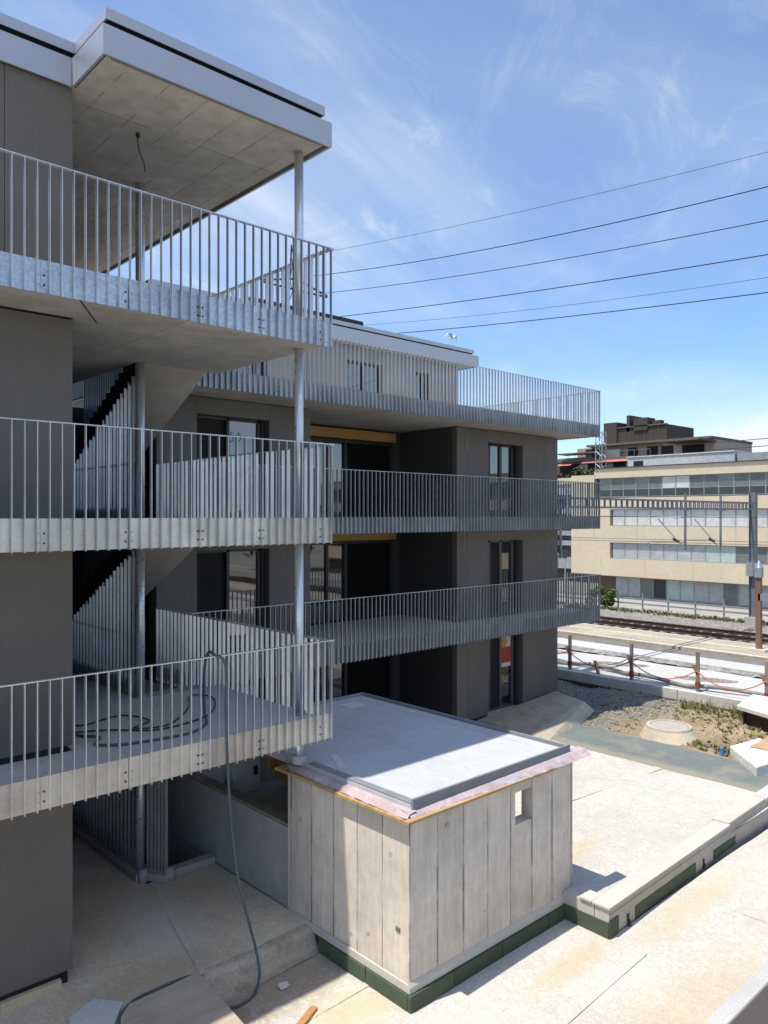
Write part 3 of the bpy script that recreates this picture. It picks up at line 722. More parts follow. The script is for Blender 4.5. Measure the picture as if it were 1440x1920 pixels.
for (a_, z_) in ((7.7, -4.35), (8.3, -4.3), (8.3, -5.5), (9.75, -4.2), (9.9, -5.3), (8.9, -4.6)): q.tube([(a_, 6.9485, z_), (a_, 6.9515, z_)], .022, 12)
q.build('tie_hole', mat('tie hole fill', (.45, .41, .36), .9, var=.3, scale=20), sh)
q = MB(); q.box(6.828, 6.838, 7.12, 7.20, -5.34, -5.28)
for k in range(3): q.box(6.822, 6.829, 7.125 + k*.026, 7.14 + k*.026, -5.33, -5.29)
q.build('wall_plate', mat('grey plate', (.22, .21, .20), .6), sh)
# plywood, foil and roof
pz = zt
q = MB(); q.box(SX0 - .12, SX0 + .1, SY0 - .10, 9.75, pz, pz + .035); q.box(SX0 + .1, 9.9, SY0 - .10, SY0 + .15, pz, pz + .035)
q = q.build('plywood_edge', PLY, sh)
# crinkled foil skirt
def skirt(p, q_, outv, drop, w0, n=46):
    p, q_ = Vector(p), Vector(q_); vs = []; fs = []
    for i in range(n + 1):
        c_ = p.lerp(q_, i / n); j = random.uniform(-.008, .008); j2 = random.uniform(-.014, .014)
        o_ = Vector(outv)
        vs += [c_ - o_*.12 + Vector((0,0,.05)), c_ + Vector((0,0,.035 + j*.3)), c_ + o_*(w0*.55 + j) + Vector((0,0,-.01 + j*.4)), c_ + o_*(w0 + j2) + Vector((0,0,-drop + j2))]
    for i in range(n):
        for k in range(3): fs.append((i*4+k, (i+1)*4+k, (i+1)*4+k+1, i*4+k+1))
    return vs, fs
fo = MB(); fo.add(*skirt((SX0 + .0, SY0 + .04, pz + .05), (SX1 + .33, SY0 - .02, pz + .08), (.0, -1, 0), .05, .10))
fo.add(*skirt((SX0 + .02, 9.6, pz + .05), (SX0 - .0, SY0, pz + .045), (-1, 0, 0), .005, .08, 36))
fob = fo.build('protective_foil', FOIL, sh, smooth=False); md = fob.modifiers.new('s', 'SOLIDIFY'); md.thickness = .004
rz = -3.70
rr = MB(); rr.box(SX0 + .10, SX1 - .02, SY0 + .08, 12.0, pz + .05, rz)
rr = rr.build('roof', GREY, sh, bevel=.01)
up = MB(); up.box(SX0 + .10, SX1 + .0, SY0 + .04, SY0 + .078, pz + .05, rz + .075); up.box(SX1 - .04, SX1 + .0, SY0 + .08, 12.0, pz + .05, rz + .06); up.box(SX0 + .1, SX0 + .22, SY0 + .08, 9.2, rz, rz + .02); up.box(SX0 + .1, SX1, 11.96, 12.0, rz, rz + .06)
up.build('roof_edge', EDG, rr, bevel=.006)
MB().box(SX1 - .30, SX1 - .06, SY0 + .1, 11.9, rz, rz + .006).build('membrane_lap', GREY, rr)
q = MB(); q.box(SX0 + .24, SX1 - .3, 9.05, 9.11, rz, rz + .004); q.box(8.6, 8.66, 9.12, 11.9, rz, rz + .004); q.box(8.55, 8.61, SY0 + .12, 9.04, rz, rz + .004); q.build('membrane_lap', GREY, rr)
q = MB(); q.box(9.55, 9.95, 11.35, 11.65, rz, rz + .008); q.tube([(9.75, 11.5, rz), (9.75, 11.5, rz + .012)], .08, 16); q.build('roof_outlet', mat('pale lap', (.6, .6, .6), .6), rr)
q = MB(); q.obox((7.35, 9.0), R(65), .32, .06, rz, rz + .005); q.build('pale_patch', mat('patch', (.55, .52, .54), .6), rr)
q = MB(); q.tube([(6.95, 9.45, -3.74), (6.95, 9.45, -3.62)], .11, 16); q.build('column_boot', CONL, rr)

# ------------------------------------------------------------------ low wall on the right
lw = thing('low_wall', 'long low roof upstand with pale coping and green insulation strips, right of the shed', 'wall', (13.3, 6.2, -6.25))
def wy(x): return 6.13 + (x - 10.16) * .0282
def seg(mb, x0, x1, z0, z1, off0=0.0, off1=.24):
    mb.hexa([(x0, wy(x0)+off0, z0), (x1, wy(x1)+off0, z0), (x1, wy(x1)+off1, z0), (x0, wy(x0)+off1, z0)],
            [(x0, wy(x0)+off0, z1), (x1, wy(x1)+off0, z1), (x1, wy(x1)+off1, z1), (x0, wy(x0)+off1, z1)])
w = MB(); seg(w, 10.16, 30, -6.25, -5.83); w.box(10.165, 10.40, 6.14 + .24, 6.94, -6.25, -5.84)
w.build('wall', mat('upstand render', (.44, .41, .36), .85, var=.12, fvar=.08), lw, bevel=.006)
c_ = MB(); seg(c_, 10.13, 14.55, -5.825, -5.785, -.03, .27); c_.box(10.135, 10.43, 6.41, 6.62, -5.825, -5.787)
c_.build('coping', MORT, lw, bevel=.006)
c_ = MB(); seg(c_, 14.56, 16.4, -5.825, -5.77, .0, .32); c_.build('coping', MORT, lw, bevel=.006)
c_ = MB(); seg(c_, 16.41, 30, -5.825, -5.76, -.02, .25); c_.build('coping', CONL, lw, bevel=.006)
c_ = MB(); seg(c_, 10.15, 30, -5.93, -5.915, -.012, -.001); c_.build('render_line', MORT, lw)
g_ = MB(); seg(g_, 10.145, 10.42, -6.245, -6.0, -.02, -.001); seg(g_, 10.95, 13.1, -6.235, -6.05, -.012, -.001); seg(g_, 13.85, 16.6, -6.235, -6.07, -.012, -.001); seg(g_, 17.5, 20.5, -6.235, -6.07, -.012, -.001)
g_.box(10.145, 10.162, 6.12, 6.94, -6.25, -6.02)
g_.build('insulation_board', XPS, lw)
q = MB()
for x in (10.72, 13.42, 16.95): q.tube([(x, wy(x)-.03, -6.24), (x, wy(x)-.03, -6.16)], .035, 10, .015); q.box(x-.02, x+.02, wy(x)-.02, wy(x)-.004, -6.18, -6.08)
q.build('drain_spout', DARKM, lw)
# bottom right parapet of the camera's own building
pw = thing('parapet_wall', 'brown wall with pale metal coping cutting the bottom right corner', 'wall', (8, 3, -6.25))
MB().box(2.0, 16, 2.985, 3.08, -6.25, -4.53).build('wall', BRN, pw)
MB().box(2.0, 16, 2.965, 3.115, -4.53, -4.50).build('coping', mat('pale coping', (.50, .48, .45), .5, .1, var=.06), pw, bevel=.004)

# ------------------------------------------------------------------ loose site things
bd_ = thing('wooden_board', 'large weathered timber board lying over the slab step with a hose over it', 'board', (4.7, 8.5, -6.24))
q = MB(); q.prism([(5.00, 8.99, -5.955), (3.95, 8.97, -5.955), (3.4, 7.7, -6.12), (4.99, 7.62, -6.12)], (0, 0, .035)); q.build('panel', WOODO, bd_, bevel=.004)
q = MB(); q.box(3.7, 4.9, 7.8, 7.88, -6.245, -6.14); q.build('batten', WOOD, bd_)
o = MB().prism([(3.42, 9.20, US+.01), (3.78, 9.36, US+.01), (4.02, 9.06, US+.01), (3.72, 8.7, US-.02), (3.3, 8.8, US-.0)], (0, 0, .05)).build('membrane_offcut', mat('pale grey offcut', (.55, .56, .54), .6, var=.1), None, bevel=.012)
tag(o, 'folded pale grey membrane offcut at the bottom left of the slab', 'offcut')
o = MB().obox((5.72, 7.66), R(25), .26, .045, -6.24, -6.20).build('wood_scrap', woodmat('orange scrap', (.50, .24, .10), (.36, .16, .06)), None, bevel=.003)
tag(o, 'short orange wooden offcut lying on the sunlit fleece', 'wood scrap')
# paper patches on the lower deck
for (x, y, a, lb) in ((5.95, 8.42, 20, 'crumpled white paper scrap nearest the shed corner'), (5.05, 8.28, 60, 'small white paper scrap beside the wooden board')):
    q = MB()
    pts = [(x + .09*math.cos(t_)*random.uniform(.7, 1.2), y + .07*math.sin(t_)*random.uniform(.7, 1.2), -6.238 + random.uniform(0, .014)) for t_ in [k*math.pi/5 for k in range(10)]]
    q.prism(pts, (0, 0, .006)); tag(q.build('paper_scrap', mat('paper', (.62, .60, .56), .8), None), lb, 'paper scrap', 'paper scraps')

def smooth_path(pts, n=8):
    P = [Vector(p) for p in pts]; P = [P[0]*2 - P[1]] + P + [P[-1]*2 - P[-2]]; o_ = []
    for i in range(1, len(P) - 2):
        for k in range(n):
            t_ = k / n; a, b_, c_, d = P[i-1], P[i], P[i+1], P[i+2]
            o_.append(.5*((2*b_) + (c_-a)*t_ + (2*a-5*b_+4*c_-d)*t_*t_ + (3*b_-a-3*c_+d)*t_**3))
    o_.append(P[-2]); return o_
# hose: coil on the balcony floor, over the rail and down
fz = -2.985
hp = [(3.8, 11.3, fz), (4.05, 10.5, fz), (4.22, 10.25, fz), (4.05, 9.95, fz), (4.3, 9.72, fz), (4.75, 9.62, fz), (5.2, 9.60, fz), (5.6, 9.85, fz), (5.75, 10.15, fz + .08), (5.65, 10.0, fz + .55), (5.45, 9.6, fz + .95), (5.25, 9.15, -1.82), (5.2, 8.93, -1.82),
      (5.30, 8.82, -1.95), (5.31, 8.82, -2.6), (5.33, 8.8, -3.4), (5.38, 8.8, -4.1), (5.48, 8.8, -4.8), (5.66, 8.82, -5.45), (5.76, 8.80, -5.85), (5.72, 8.66, -6.10), (5.55, 8.52, -6.22), (5.30, 8.45, -6.225), (5.08, 8.5, -6.20)]
o = MB().tube(smooth_path(hp), .019, 8).build('garden_hose', HOSE, None, smooth=True); tag(o, 'dark teal hose looping on the lowest near balcony and hanging down to the ground', 'hose')
hp = [(5.02, 8.90, US + .02), (4.85, 9.02, US + .03), (4.5, 9.06, US + .02), (4.15, 9.02, US + .03), (3.9, 8.85, US + .02), (3.82, 8.6, US - .12), (3.75, 8.3, -6.22)]
o = MB().tube(smooth_path(hp), .019, 8).build('garden_hose', HOSE, None, smooth=True); tag(o, 'dark hose end curving along the edge of the wooden board on the slab', 'hose')
hp = [(3.95, 11.6, fz), (4.25, 11.0, fz), (4.9, 11.15, fz), (5.1, 10.6, fz), (4.75, 10.35, fz), (5.2, 10.2, fz), (5.9, 10.9, fz), (6.3, 11.6, fz), (6.5, 11.2, fz), (5.9, 10.3, fz), (5.0, 10.05, fz), (4.45, 10.5, fz), (3.95, 10.75, fz)]
o = MB().tube(smooth_path(hp), .011, 6).build('cable', CABLE, None, smooth=True); tag(o, 'thin black cable strewn on the lowest near balcony floor', 'cable')
def rope_mesh(y): return None
wsh = MB(); wsh.box(6.3, 6.42, 13.0, 13.08, fz, fz + .3)

# manhole cone
mh = thing('manhole_cone', 'pale concrete manhole cone with round cover rising from the sandy dirt', 'manhole', (20.0, 10.2, -6.05))
q = MB(); ns_ = 28
def ring(cx, cy, r, z): return [(cx + r*math.cos(2*math.pi*k/ns_), cy + r*math.sin(2*math.pi*k/ns_), z) for k in range(ns_)]
rings = ring(19.95, 10.15, .95, -6.25) + ring(20.05, 10.25, .62, -5.80) + ring(20.05, 10.25, .60, -5.74) + ring(20.05, 10.25, .50, -5.74)
q.add(rings, [(j*ns_+k, j*ns_+(k+1) % ns_, (j+1)*ns_+(k+1) % ns_, (j+1)*ns_+k) for j in range(3) for k in range(ns_)])
q.build('cone', mat('sandy concrete', (.44, .38, .30), .9), mh, smooth=False)
q = MB(); q.tube([(20.05, 10.25, -5.80), (20.05, 10.25, -5.745)], .49, 28); q.build('cover', CON, mh)
o = MB().hexa([(18.2,7.2,-6.0),(19.5,7.0,-6.0),(20.7,8.1,-6.0),(19.35,8.3,-6.0)],[(18.2,7.2,-5.74),(19.5,7.0,-5.74),(20.7,8.1,-5.74),(19.35,8.3,-5.74)]).build('foam_block', mat('white foam', (.70, .69, .63), .8, var=.06, fvar=.12, fscale=8, bump=.6, bd=.03), None, bevel=.03)
o = tag(o, 'white foam block lying at the edge of the grey strip at right', 'foam block')
o = MB().box(19.6, 20.9, 7.35, 7.9, -5.735, -5.70).build('wooden_board', woodmat('sandy board', (.50, .36, .22), (.42, .28, .16)), None); tag(o, 'sand covered board on top of the white foam block', 'board')
o = MB().tube([(19.25, 8.45, -5.98), (19.25, 8.45, -5.80)], .05, 12).build('water_pipe', mat('blue plastic', (.03, .22, .60), .4), None); tag(o, 'small blue pipe end beside the white foam block', 'pipe')
bm_ = thing('steel_beam', 'dark brown steel beam under a pale slab at the right edge', 'beam', (22, 8.3, -6.0))
q = MB(); q.prism([(22.4, 9.15, -6.0), (22.4, 9.15, -5.55), (21.2, 6.6, -5.55), (21.2, 6.6, -6.0)], (.04, 0, 0)); q.prism([(22.3, 9.2, -5.55), (22.65, 9.2, -5.55), (21.4, 6.55, -5.55), (21.05, 6.55, -5.55)], (0, 0, .03)); q.prism([(22.3, 9.2, -6.02), (22.5, 9.2, -6.02), (21.3, 6.55, -6.02), (21.1, 6.55, -6.02)], (0, 0, .04))
q.box(22.3, 22.6, 9.16, 9.2, -6.0, -5.5)
q.build('beam', RUST, bm_)
MB().prism([(22.25, 9.35, -5.515), (24.0, 9.6, -5.515), (24.0, 6.3, -5.515), (21.0, 6.3, -5.515)], (0, 0, .12)).build('slab', CONL, bm_, bevel=.015)

# retaining wall with rusty beam under it
rw = thing('retaining_wall', 'long low concrete retaining wall between the dirt and the railway', 'wall', (24.1, 12, -6.1))
q = MB(); y = -4
while y < 34: q.box(24.0, 24.2, y, y + 3.98, -6.12, -5.66); y += 4
q.build('wall', CONL, rw, bevel=.01)
q = MB(); q.box(23.88, 23.98, 9.8, 34, -6.18, -5.98); q.build('steel_waler', RUST, rw)

# barrier posts with orange rope
def bpost(y, lb):
    t = thing('barrier_post', lb, 'post', (24.42, y, -5.70), 'barrier posts along the retaining wall')
    q = MB(); q.box(24.37, 24.47, y - .05, y + .05, -5.72, -4.42); q.build('post', WOODV, t, bevel=.008)
    q = MB(); q.box(24.36, 24.48, y - .06, y + .06, -5.58, -5.38); q.build('red_band', mat('red tape', (.26, .05, .04), .7, var=.3, scale=8), t)
    q = MB(); q.prism([(24.42, y + .05, -4.85), (24.42, y + .05, -5.2), (24.42, y + .22, -4.85)], (.03, 0, 0)); q.build('bracket', WOODV, t)
for y, lb in ((16.35, 'weathered barrier post nearest the far block'), (13.85, 'second weathered barrier post from the far block'), (11.5, 'third weathered barrier post from the far block'), (9.35, 'weathered barrier post at the right edge of the photo'), (18.9, 'weathered barrier post hidden beside the far block')): 
    if y < 18: bpost(y, lb)
ORG = mat('orange rope', (.62, .13, .06), .6, var=.1, bump=0)
ys_ = [19.0, 16.35, 13.85, 11.5, 9.35, 7.0]
for k in range(5):
    a, b_ = ys_[k], ys_[k+1]; pts = []
    for i in range(13):
        f_ = i / 12; pts.append((24.34, a + (b_ - a)*f_, -5.02 - .42*4*f_*(1-f_)*(1 if k else .6)))
    o = MB().tube(pts, .018, 6).build('barrier_rope', ORG, None, smooth=True)
    tag(o, ['orange rope sagging behind the far block corner', 'orange rope between the first and second barrier posts', 'orange rope between the second and third barrier posts', 'orange rope between the third and fourth barrier posts', 'orange rope running out of the right edge'][k], 'rope', 'orange ropes of the barrier')
# grey hose lines on the sheets
struct(MB().grid(27.9, 28.75, -20, 60, 3, 400, lambda x, y: -5.66 + random.uniform(-.03, .03)).build('kerb', mat('mottled kerb', (.24, .235, .22), .9, var=.35, scale=1.5, fvar=.4, fscale=6)))
for xo, lb in ((24.9, 'grey corrugated pipe lying by the barrier posts'),):
    pts = [(xo + .30*math.sin(y*.9)*(1 if xo < 26 else .1), y, -5.64 + (.10*abs(math.sin(y*1.3)) if xo < 26 else .02)) for y in [0 + k*.5 for k in range(60)]]
    o = MB().tube(pts, .07 if xo < 26 else .13, 8).build('pipe', mat('pipe grey', (.20, .21, .20), .6, var=.3, scale=3), None, smooth=True); tag(o, lb, 'pipe')
o = MB().prism([(24.5, 15.2, -5.7), (24.62, 15.2, -5.7), (24.55, 15.3, -5.25), (24.45, 15.3, -5.25)], (.05, .12, 0)).build('wood_scrap', WOODR, None); tag(o, 'short brown stake beside the first barrier post', 'stake')

# rusty signal post with lantern near the platform
sg_ = thing('signal_post', 'rusty brown post with grey lantern and box at the right edge', 'post', (33.0, 12.95, -5.6))
MB().box(32.9, 33.1, 12.85, 13.05, -5.6, -2.55).build('post', woodmat('rust post', (.25, .13, .08), (.17, .09, .06), 2), sg_, bevel=.01)
q = MB(); q.tube([(33, 12.95, -2.55), (33, 12.95, -2.15)], .17, 12, .17); q.tube([(33, 12.95, -2.15), (33, 12.95, -1.85)], .17, 12, .03); q.build('lantern', GD, sg_)
MB().box(32.9, 33.1, 12.1, 12.95, -3.5, -3.22).build('sign_board', GD, sg_)
MB().box(32.7, 33.3, 12.6, 13.3, -5.6, -5.5).build('base', CONL, sg_)

# ------------------------------------------------------------------ catenary portal
pt = thing('catenary_portal', 'steel overhead line portal spanning the tracks', 'catenary portal', (40.8, 16.3, -5.7))
STL = mat('painted mast steel', (.20, .22, .25), .5, .3, var=.15)
def ibeam(mb, x, y, z0, z1, w):
    mb.box(x-w, x+w, y-w, y-w+.02, z0, z1); mb.box(x-w, x+w, y+w-.02, y+w, z0, z1); mb.box(x-.012, x+.012, y-w+.02, y+w-.02, z0, z1)
q = MB(); ibeam(q, 40.8, 16.3, -5.7, 1.2, .16); q.build('mast', STL, pt)
q = MB(); ibeam(q, 22.7, 16.3, -5.9, 1.0, .16); q.build('mast', STL, pt)
q = MB(); q.box(40.5, 41.1, 16.0, 16.6, -5.8, -5.2); q.build('mast_foot', CON, pt)
q = MB()
for dy_ in (-.14, .14):
    q.box(22.5, 40.95, 16.3+dy_-.03, 16.3+dy_+.03, .62, .69); q.box(22.5, 40.95, 16.3+dy_-.03, 16.3+dy_+.03, .29, .36)
    x = 22.7
    while x < 40.6:
        q.box(x, x + .05, 16.3+dy_-.02, 16.3+dy_+.02, .36, .62); x += .42
q.build('lattice_beam', STL, pt)
q = MB(); q.box(40.55, 41.05, 16.05, 16.55, -3.1, -2.4); q.build('switch_box', GD, pt)
for x, zb_ in ((23.75, -1.55), (33.4, -1.55), (37.0, -1.62)):
    q = MB(); q.tube([(x, 16.3, 1.0 if x > 30 else .3), (x, 16.3, zb_)], .055, 8); q.tube([(x, 16.3, zb_ + .02), (x - .0, 16.6, zb_ + .35), (x - .0, 17.6, -.15)], .03, 6); q.tube([(x, 16.3, -.08), (x, 18.0, -.02)], .025, 6)
    q.tube([(x, 16.5, -1.15), (x, 18.0, -1.2), (x, 18.3, -1.4)], .022, 6); q.box(x-.15, x+.15, 16.1, 16.5, .25, .30)
    ar = q.build('cantilever_arm', STL, pt)
    q = MB()
    for k in range(5): q.tube([(x, 16.6+k*.06, zb_+.37+k*.03), (x, 16.63+k*.06, zb_+.385+k*.03)], .065, 10)
    q.build('insulator', DARKM, ar)
WIRE = mat('wire', (.035, .04, .045), .5, .4, bump=0)
for x in (33.4, 37.0):
    for z, nm in ((-1.22, 'lower contact'), (-.02, 'upper messenger')):
        pts = [(x, -60 + k*5, z + (.0 if z < -1 else .25 - .3*math.sin((k % 10)/10*math.pi))) for k in range(41)]
        o = MB().tube(pts, .011, 5).build('overhead_wire', WIRE, None); tag(o, '%s wire of the %s track running across the beige building' % (nm, 'nearer' if x < 35 else 'farther'), 'wire', 'overhead contact wires')

# power lines in the sky
PL = [((35.83, 16.04), (20.56, 14.21), (11.25, 13.34), .010, 'topmost and faintest power line across the sky'),
      ((36.6, 14.74), (20.56, 12.76), (11.25, 12.07), .022, 'second power line from the top, dark and heavy'),
      ((36.6, 13.6), (20.56, 11.64), (11.25, 10.83), .019, 'third power line from the top'),
      ((33.64, 11.73), (20.56, 10.37), (11.25, 9.58), .022, 'fourth power line from the top'),
      ((30.95, 10.71), (20.56, 9.52), (11.25, 8.74), .009, 'fifth power line, a thin faint one'),
      ((30.95, 10.12), (20.56, 9.01), (11.25, 8.19), .021, 'lowest power line just above the roof terrace')]
for a, b_, c_, r_, lb in PL:
    # quadratic through the three points
    def zf(y):
        (y0, z0), (y1, z1), (y2, z2) = a, b_, c_
        return z0*(y-y1)*(y-y2)/((y0-y1)*(y0-y2)) + z1*(y-y0)*(y-y2)/((y1-y0)*(y1-y2)) + z2*(y-y0)*(y-y1)/((y2-y0)*(y2-y1))
    ys = [-4 + k*1.5 for k in range(30)]
    o = MB().tube([(29.5, y, zf(y)) for y in ys if y < 41], r_, 5).build('power_line', WIRE, None); tag(o, lb, 'power line', 'power lines')
py = thing('pylon', 'steel power pylon with arms seen through the top railing', 'pylon', (29.5, 40.5, -5.7))
q = MB()
for sx in (-1, 1):
    for sy in (-1, 1): q.tube([(29.5+sx*.9, 40.5+sy*.9, -5.7), (29.5+sx*.18, 40.5+sy*.18, 17.5)], .05, 5)
z = -5.7; k = 0
while z < 17:
    h_ = 1.5; f0_ = .9-.72*(z+5.7)/23.2; f1_ = .9-.72*(z+h_+5.7)/23.2; s_ = 1 if k % 2 else -1
    for sy in (-1, 1): q.tube([(29.5-s_*f0_, 40.5+sy*f0_, z), (29.5+s_*f1_, 40.5+sy*f1_, z+h_)], .03, 4)
    for sx in (-1, 1): q.tube([(29.5+sx*f0_, 40.5-s_*f0_, z), (29.5+sx*f1_, 40.5+s_*f1_, z+h_)], .03, 4)
    z += h_; k += 1
q.build('tower', DARKM, py)
for z, wd in ((14.6, 2.6), (12.4, 2.9), (10.4, 2.4)):
    q = MB(); q.tube([(29.5-wd, 40.5, z+.1), (29.5, 40.5, z+.7), (29.5+wd, 40.5, z+.1)], .07, 6); q.tube([(29.5-wd, 40.5, z), (29.5+wd, 40.5, z)], .06, 6)
    q.build('crossarm', DARKM, py)

# ------------------------------------------------------------------ seagull
q = MB()
bx, by, bz = 37.5, 34.2, 11.65
Fd = Vector((.2, -.95, .1)).normalized(); Rt = Fd.cross(Vector((0, 0, 1))).normalized(); Up = Rt.cross(Fd)
def gp(f, r, u_): return Vector((bx, by, bz)) + Fd*f + Rt*r + Up*u_
vs = []; fs = []; secs = [(-.30, .01, 0), (-.22, .035, 0), (-.08, .075, -.01), (.06, .08, -.015), (.16, .06, 0), (.22, .05, .02), (.28, .035, .02), (.33, .008, .01)]
for f_, r_, u_ in secs:
    for k in range(8): a = k*math.pi/4; vs.append(gp(f_, r_*math.cos(a), u_ + r_*.9*math.sin(a)))
for i in range(len(secs)-1):
    for k in range(8): fs.append((i*8+k, i*8+(k+1) % 8, (i+1)*8+(k+1) % 8, (i+1)*8+k))
q.add(vs, fs)
for s_ in (-1, 1):
    wp_ = [(.06, .05, .02, .20), (.12, .30, .22, .17), (.05, .52, .20, .13), (-.04, .70, .02, .08), (-.12, .80, -.12, .02)]
    vs = []
    for f_, r_, u_, ch in wp_:
        vs += [gp(f_ + ch*.4, s_*r_, u_), gp(f_ - ch*.6, s_*r_, u_ - .01), gp(f_, s_*r_, u_ + .02)]
    fs = []
    for i in range(4):
        for a_, b_ in ((0, 2), (2, 1), (1, 0)): fs.append((i*3+a_, i*3+b_, (i+1)*3+b_, (i+1)*3+a_))
    fs += [(0, 1, 2), (12, 14, 13)]
    q.add(vs, fs)
o = q.build('seagull', mat('gull white', (.72, .72, .70), .7, bump=0), None, smooth=True); tag(o, 'white gull flying with raised wings above the far roof', 'bird')

# ------------------------------------------------------------------ beige office building across the tracks
BE = mat('beige stone cladding', (.56, .475, .345), .8, var=.06, scale=.25, fvar=.06, fscale=3, bump=.1)
ob = thing('office_building', 'long beige office building with ribbon windows across the tracks', 'building', (62, 22, -6.9))
w = MB(); X0 = 58
w.box(X0, 74, -40, 36.35, 3.18, 4.0)
w.box(X0, 74, -40, 38.7, .54, 1.50); w.box(X0+.0, 74, 34.9, 38.7, -5.05, .54); w.box(X0+.01, 74, 36.4, 38.7, 1.5, 3.5)
w.box(X0, 74, -40, 34.9, -2.24, -.85); w.box(X0, 74, -40, 34.9, -5.05, -3.59)
w.build('wall', BE, ob)
# faint panel joints are real gaps filled by thin dark strips
jn = MB()
for y in [34.9 - 4.0*k for k in range(19)]:
    jn.box(X0 - .004, X0 + .02, y, y + .03, .56, 1.48); jn.box(X0 - .004, X0 + .02, y + 1.5, y + 1.53, -2.22, -.87); jn.box(X0 - .004, X0 + .02, y + .8, y + .83, -5.0, -3.61)
jn.build('panel_joint', mat('joint', (.36, .30, .22), .9), ob)
MB().box(X0 + .45, 73.5, -40, 36.2, 1.50, 3.18).build('core_wall', DARKM, ob)
MB().box(X0 + .45, 73.5, -40, 34.85, -.85, .54).build('core_wall', DARKM, ob)
MB().box(X0 + .45, 73.5, -40, 34.85, -3.59, -2.24).build('core_wall', DARKM, ob)
MB().box(X0 + .9, 73.5, -40, 36.5, -6.9, -5.05).build('core_wall', mat('brown base', (.13, .09, .07), .8), ob)
MB().box(X0 - .12, 74, -40, 36.4, 4.0, 4.06).build('roof_edge', DARKM, ob)
MB().box(X0 - .02, X0 + .9, -40, 38.7, -5.10, -5.051).build('soffit', mat('soffit brown', (.09, .065, .05), .8), ob)
def blindmat(name, c):
    if name in MATS: return MATS[name]
    m, n, l, b = newmat(name); co = ncoord(n, l); sp = n.new('ShaderNodeSeparateXYZ'); l.new(co, sp.inputs[0])
    fr = mth(n, l, 'FRACT', mth(n, l, 'MULTIPLY', sp.outputs[2], 9.0)); n1 = noise(n, l, co, 2.5, 3)
    f = mth(n, l, 'MULTIPLY', rng(n, l, fr, 0, 1, .62, 1.1), rng(n, l, n1, .3, .7, .85, 1.12))
    l.new(mixc(n, l, 1.0, c, scal(n, l, f), 'MULTIPLY'), b.inputs['Base Color']); b.inputs['Roughness'].default_value = .5
    MATS[name] = m; return m
BLs = blindmat('silver blind', (.42, .44, .45)); BLd = blindmat('dark blind', (.17, .18, .175)); BLw = blindmat('white blind', (.62, .62, .61))
GG = glassmat('green glass', (.05, .085, .08), 1.9); GT = mat('pale green glazing', (.36, .46, .42), .25, bump=0, var=.1); GV = glassmat('deep green glass', (.01, .022, .018), 1.8, .25)
WF = mat('light window frame', (.30, .31, .32), .5, .2)
rows = [('A', 1.56, 3.16, 36.0, 0), ('B', -.84, .52, 34.75, 0), ('C', -3.58, -2.26, 34.75, 0), ('D', -6.75, -5.12, 34.75, .5)]
for rn, z0, z1, ys0, rec in rows:
    for k in range(17):
        ya = ys0 - 1.14*(k+1); yb_ = ys0 - 1.14*k; x = X0 + .22 + rec
        fr = MB(); fr.box(x - .04, x + .06, ya, ya + .06, z0, z1); fr.box(x - .04, x + .06, ya + .06, yb_, z0, z0 + .05); fr.box(x - .04, x + .06, ya + .06, yb_, z1 - .05, z1)
        if rn == 'A': fr.box(x - .03, x + .05, ya + .06, yb_, z0 + .62, z0 + .66)
        fr = fr.build('window', WF, ob)
        if rn == 'A': pm, pm2 = (BLw, GV) if k in (5, 6) else ((BLd if k % 3 else GG), GV)
        elif rn == 'B': pm = BLw
        elif rn == 'C': pm = GT if k in (7, 8) else (BLd if k > 8 else BLs)
        else: pm = {0: BLs, 1: BLs, 2: GG, 3: DARKM, 4: GT, 5: GT}.get(k, BLs if k % 4 else BLd)
        if rn == 'A':
            MB().box(x + .0, x + .02, ya + .06, yb_, z0 + .66, z1 - .05).build('blind', pm, fr); MB().box(x, x + .02, ya + .06, yb_, z0 + .05, z0 + .62).build('pane', pm2, fr)
        else: MB().box(x, x + .02, ya + .06, yb_, z0 + .05, z1 - .05).build('blind' if pm in (BLs, BLd, BLw) else 'pane', pm, fr)
# lattice mast on its lower roof
lm = thing('lattice_mast', 'slim grey lattice mast rising left of the beige office roof', 'mast', (60, 36.9, 3.5))
q = MB()
for sx in (-.32, .32):
    for sy in (-.32, .32): q.tube([(60+sx, 37.0+sy, 3.5), (60+sx, 37.0+sy, 7.4)], .045, 5)
z = 3.5; k = 0
while z < 7.3:
    s_ = 1 if k % 2 else -1
    for sy in (-.32, .32): q.tube([(60-s_*.32, 37+sy, z), (60+s_*.32, 37+sy, z+.55)], .03, 4)
    for sx in (-.32, .32): q.tube([(60+sx, 37-s_*.32, z), (60+sx, 37+s_*.32, z+.55)], .03, 4)
    z += .55; k += 1
q.build('lattice', GD, lm)
MB().box(59.6, 60.4, 36.5, 37.4, 3.5, 3.9).build('base', CONL, lm)

# grey building left behind
gb = thing('office_building', 'grey building with dark window bands, far left behind the beige one', 'building', (76, 52, -6.9))
MB().box(70, 82, 41, 64, -6.9, 3.2).build('wall', mat('dark glazing', (.02, .022, .024), .3), gb)
q = MB(); gm = mat('grey band', (.30, .31, .33), .7)
for z0, z1 in ((-5.6, -4.4), (-3.15, -2.65), (-2.1, -1.6), (.2, .9), (2.2, 3.3)): q.box(69.8, 70, 41, 64, z0, z1)
q.build('facade_band', gm, gb)
MB().box(69.7, 70.6, 41, 64, 3.3, 4.0).build('parapet', BE, gb)
q = MB(); q.tube([(69.4, 48.5, -4.2), (69.4, 48.5, -1.0)], .25, 10); q.build('downpipe', GD, gb)

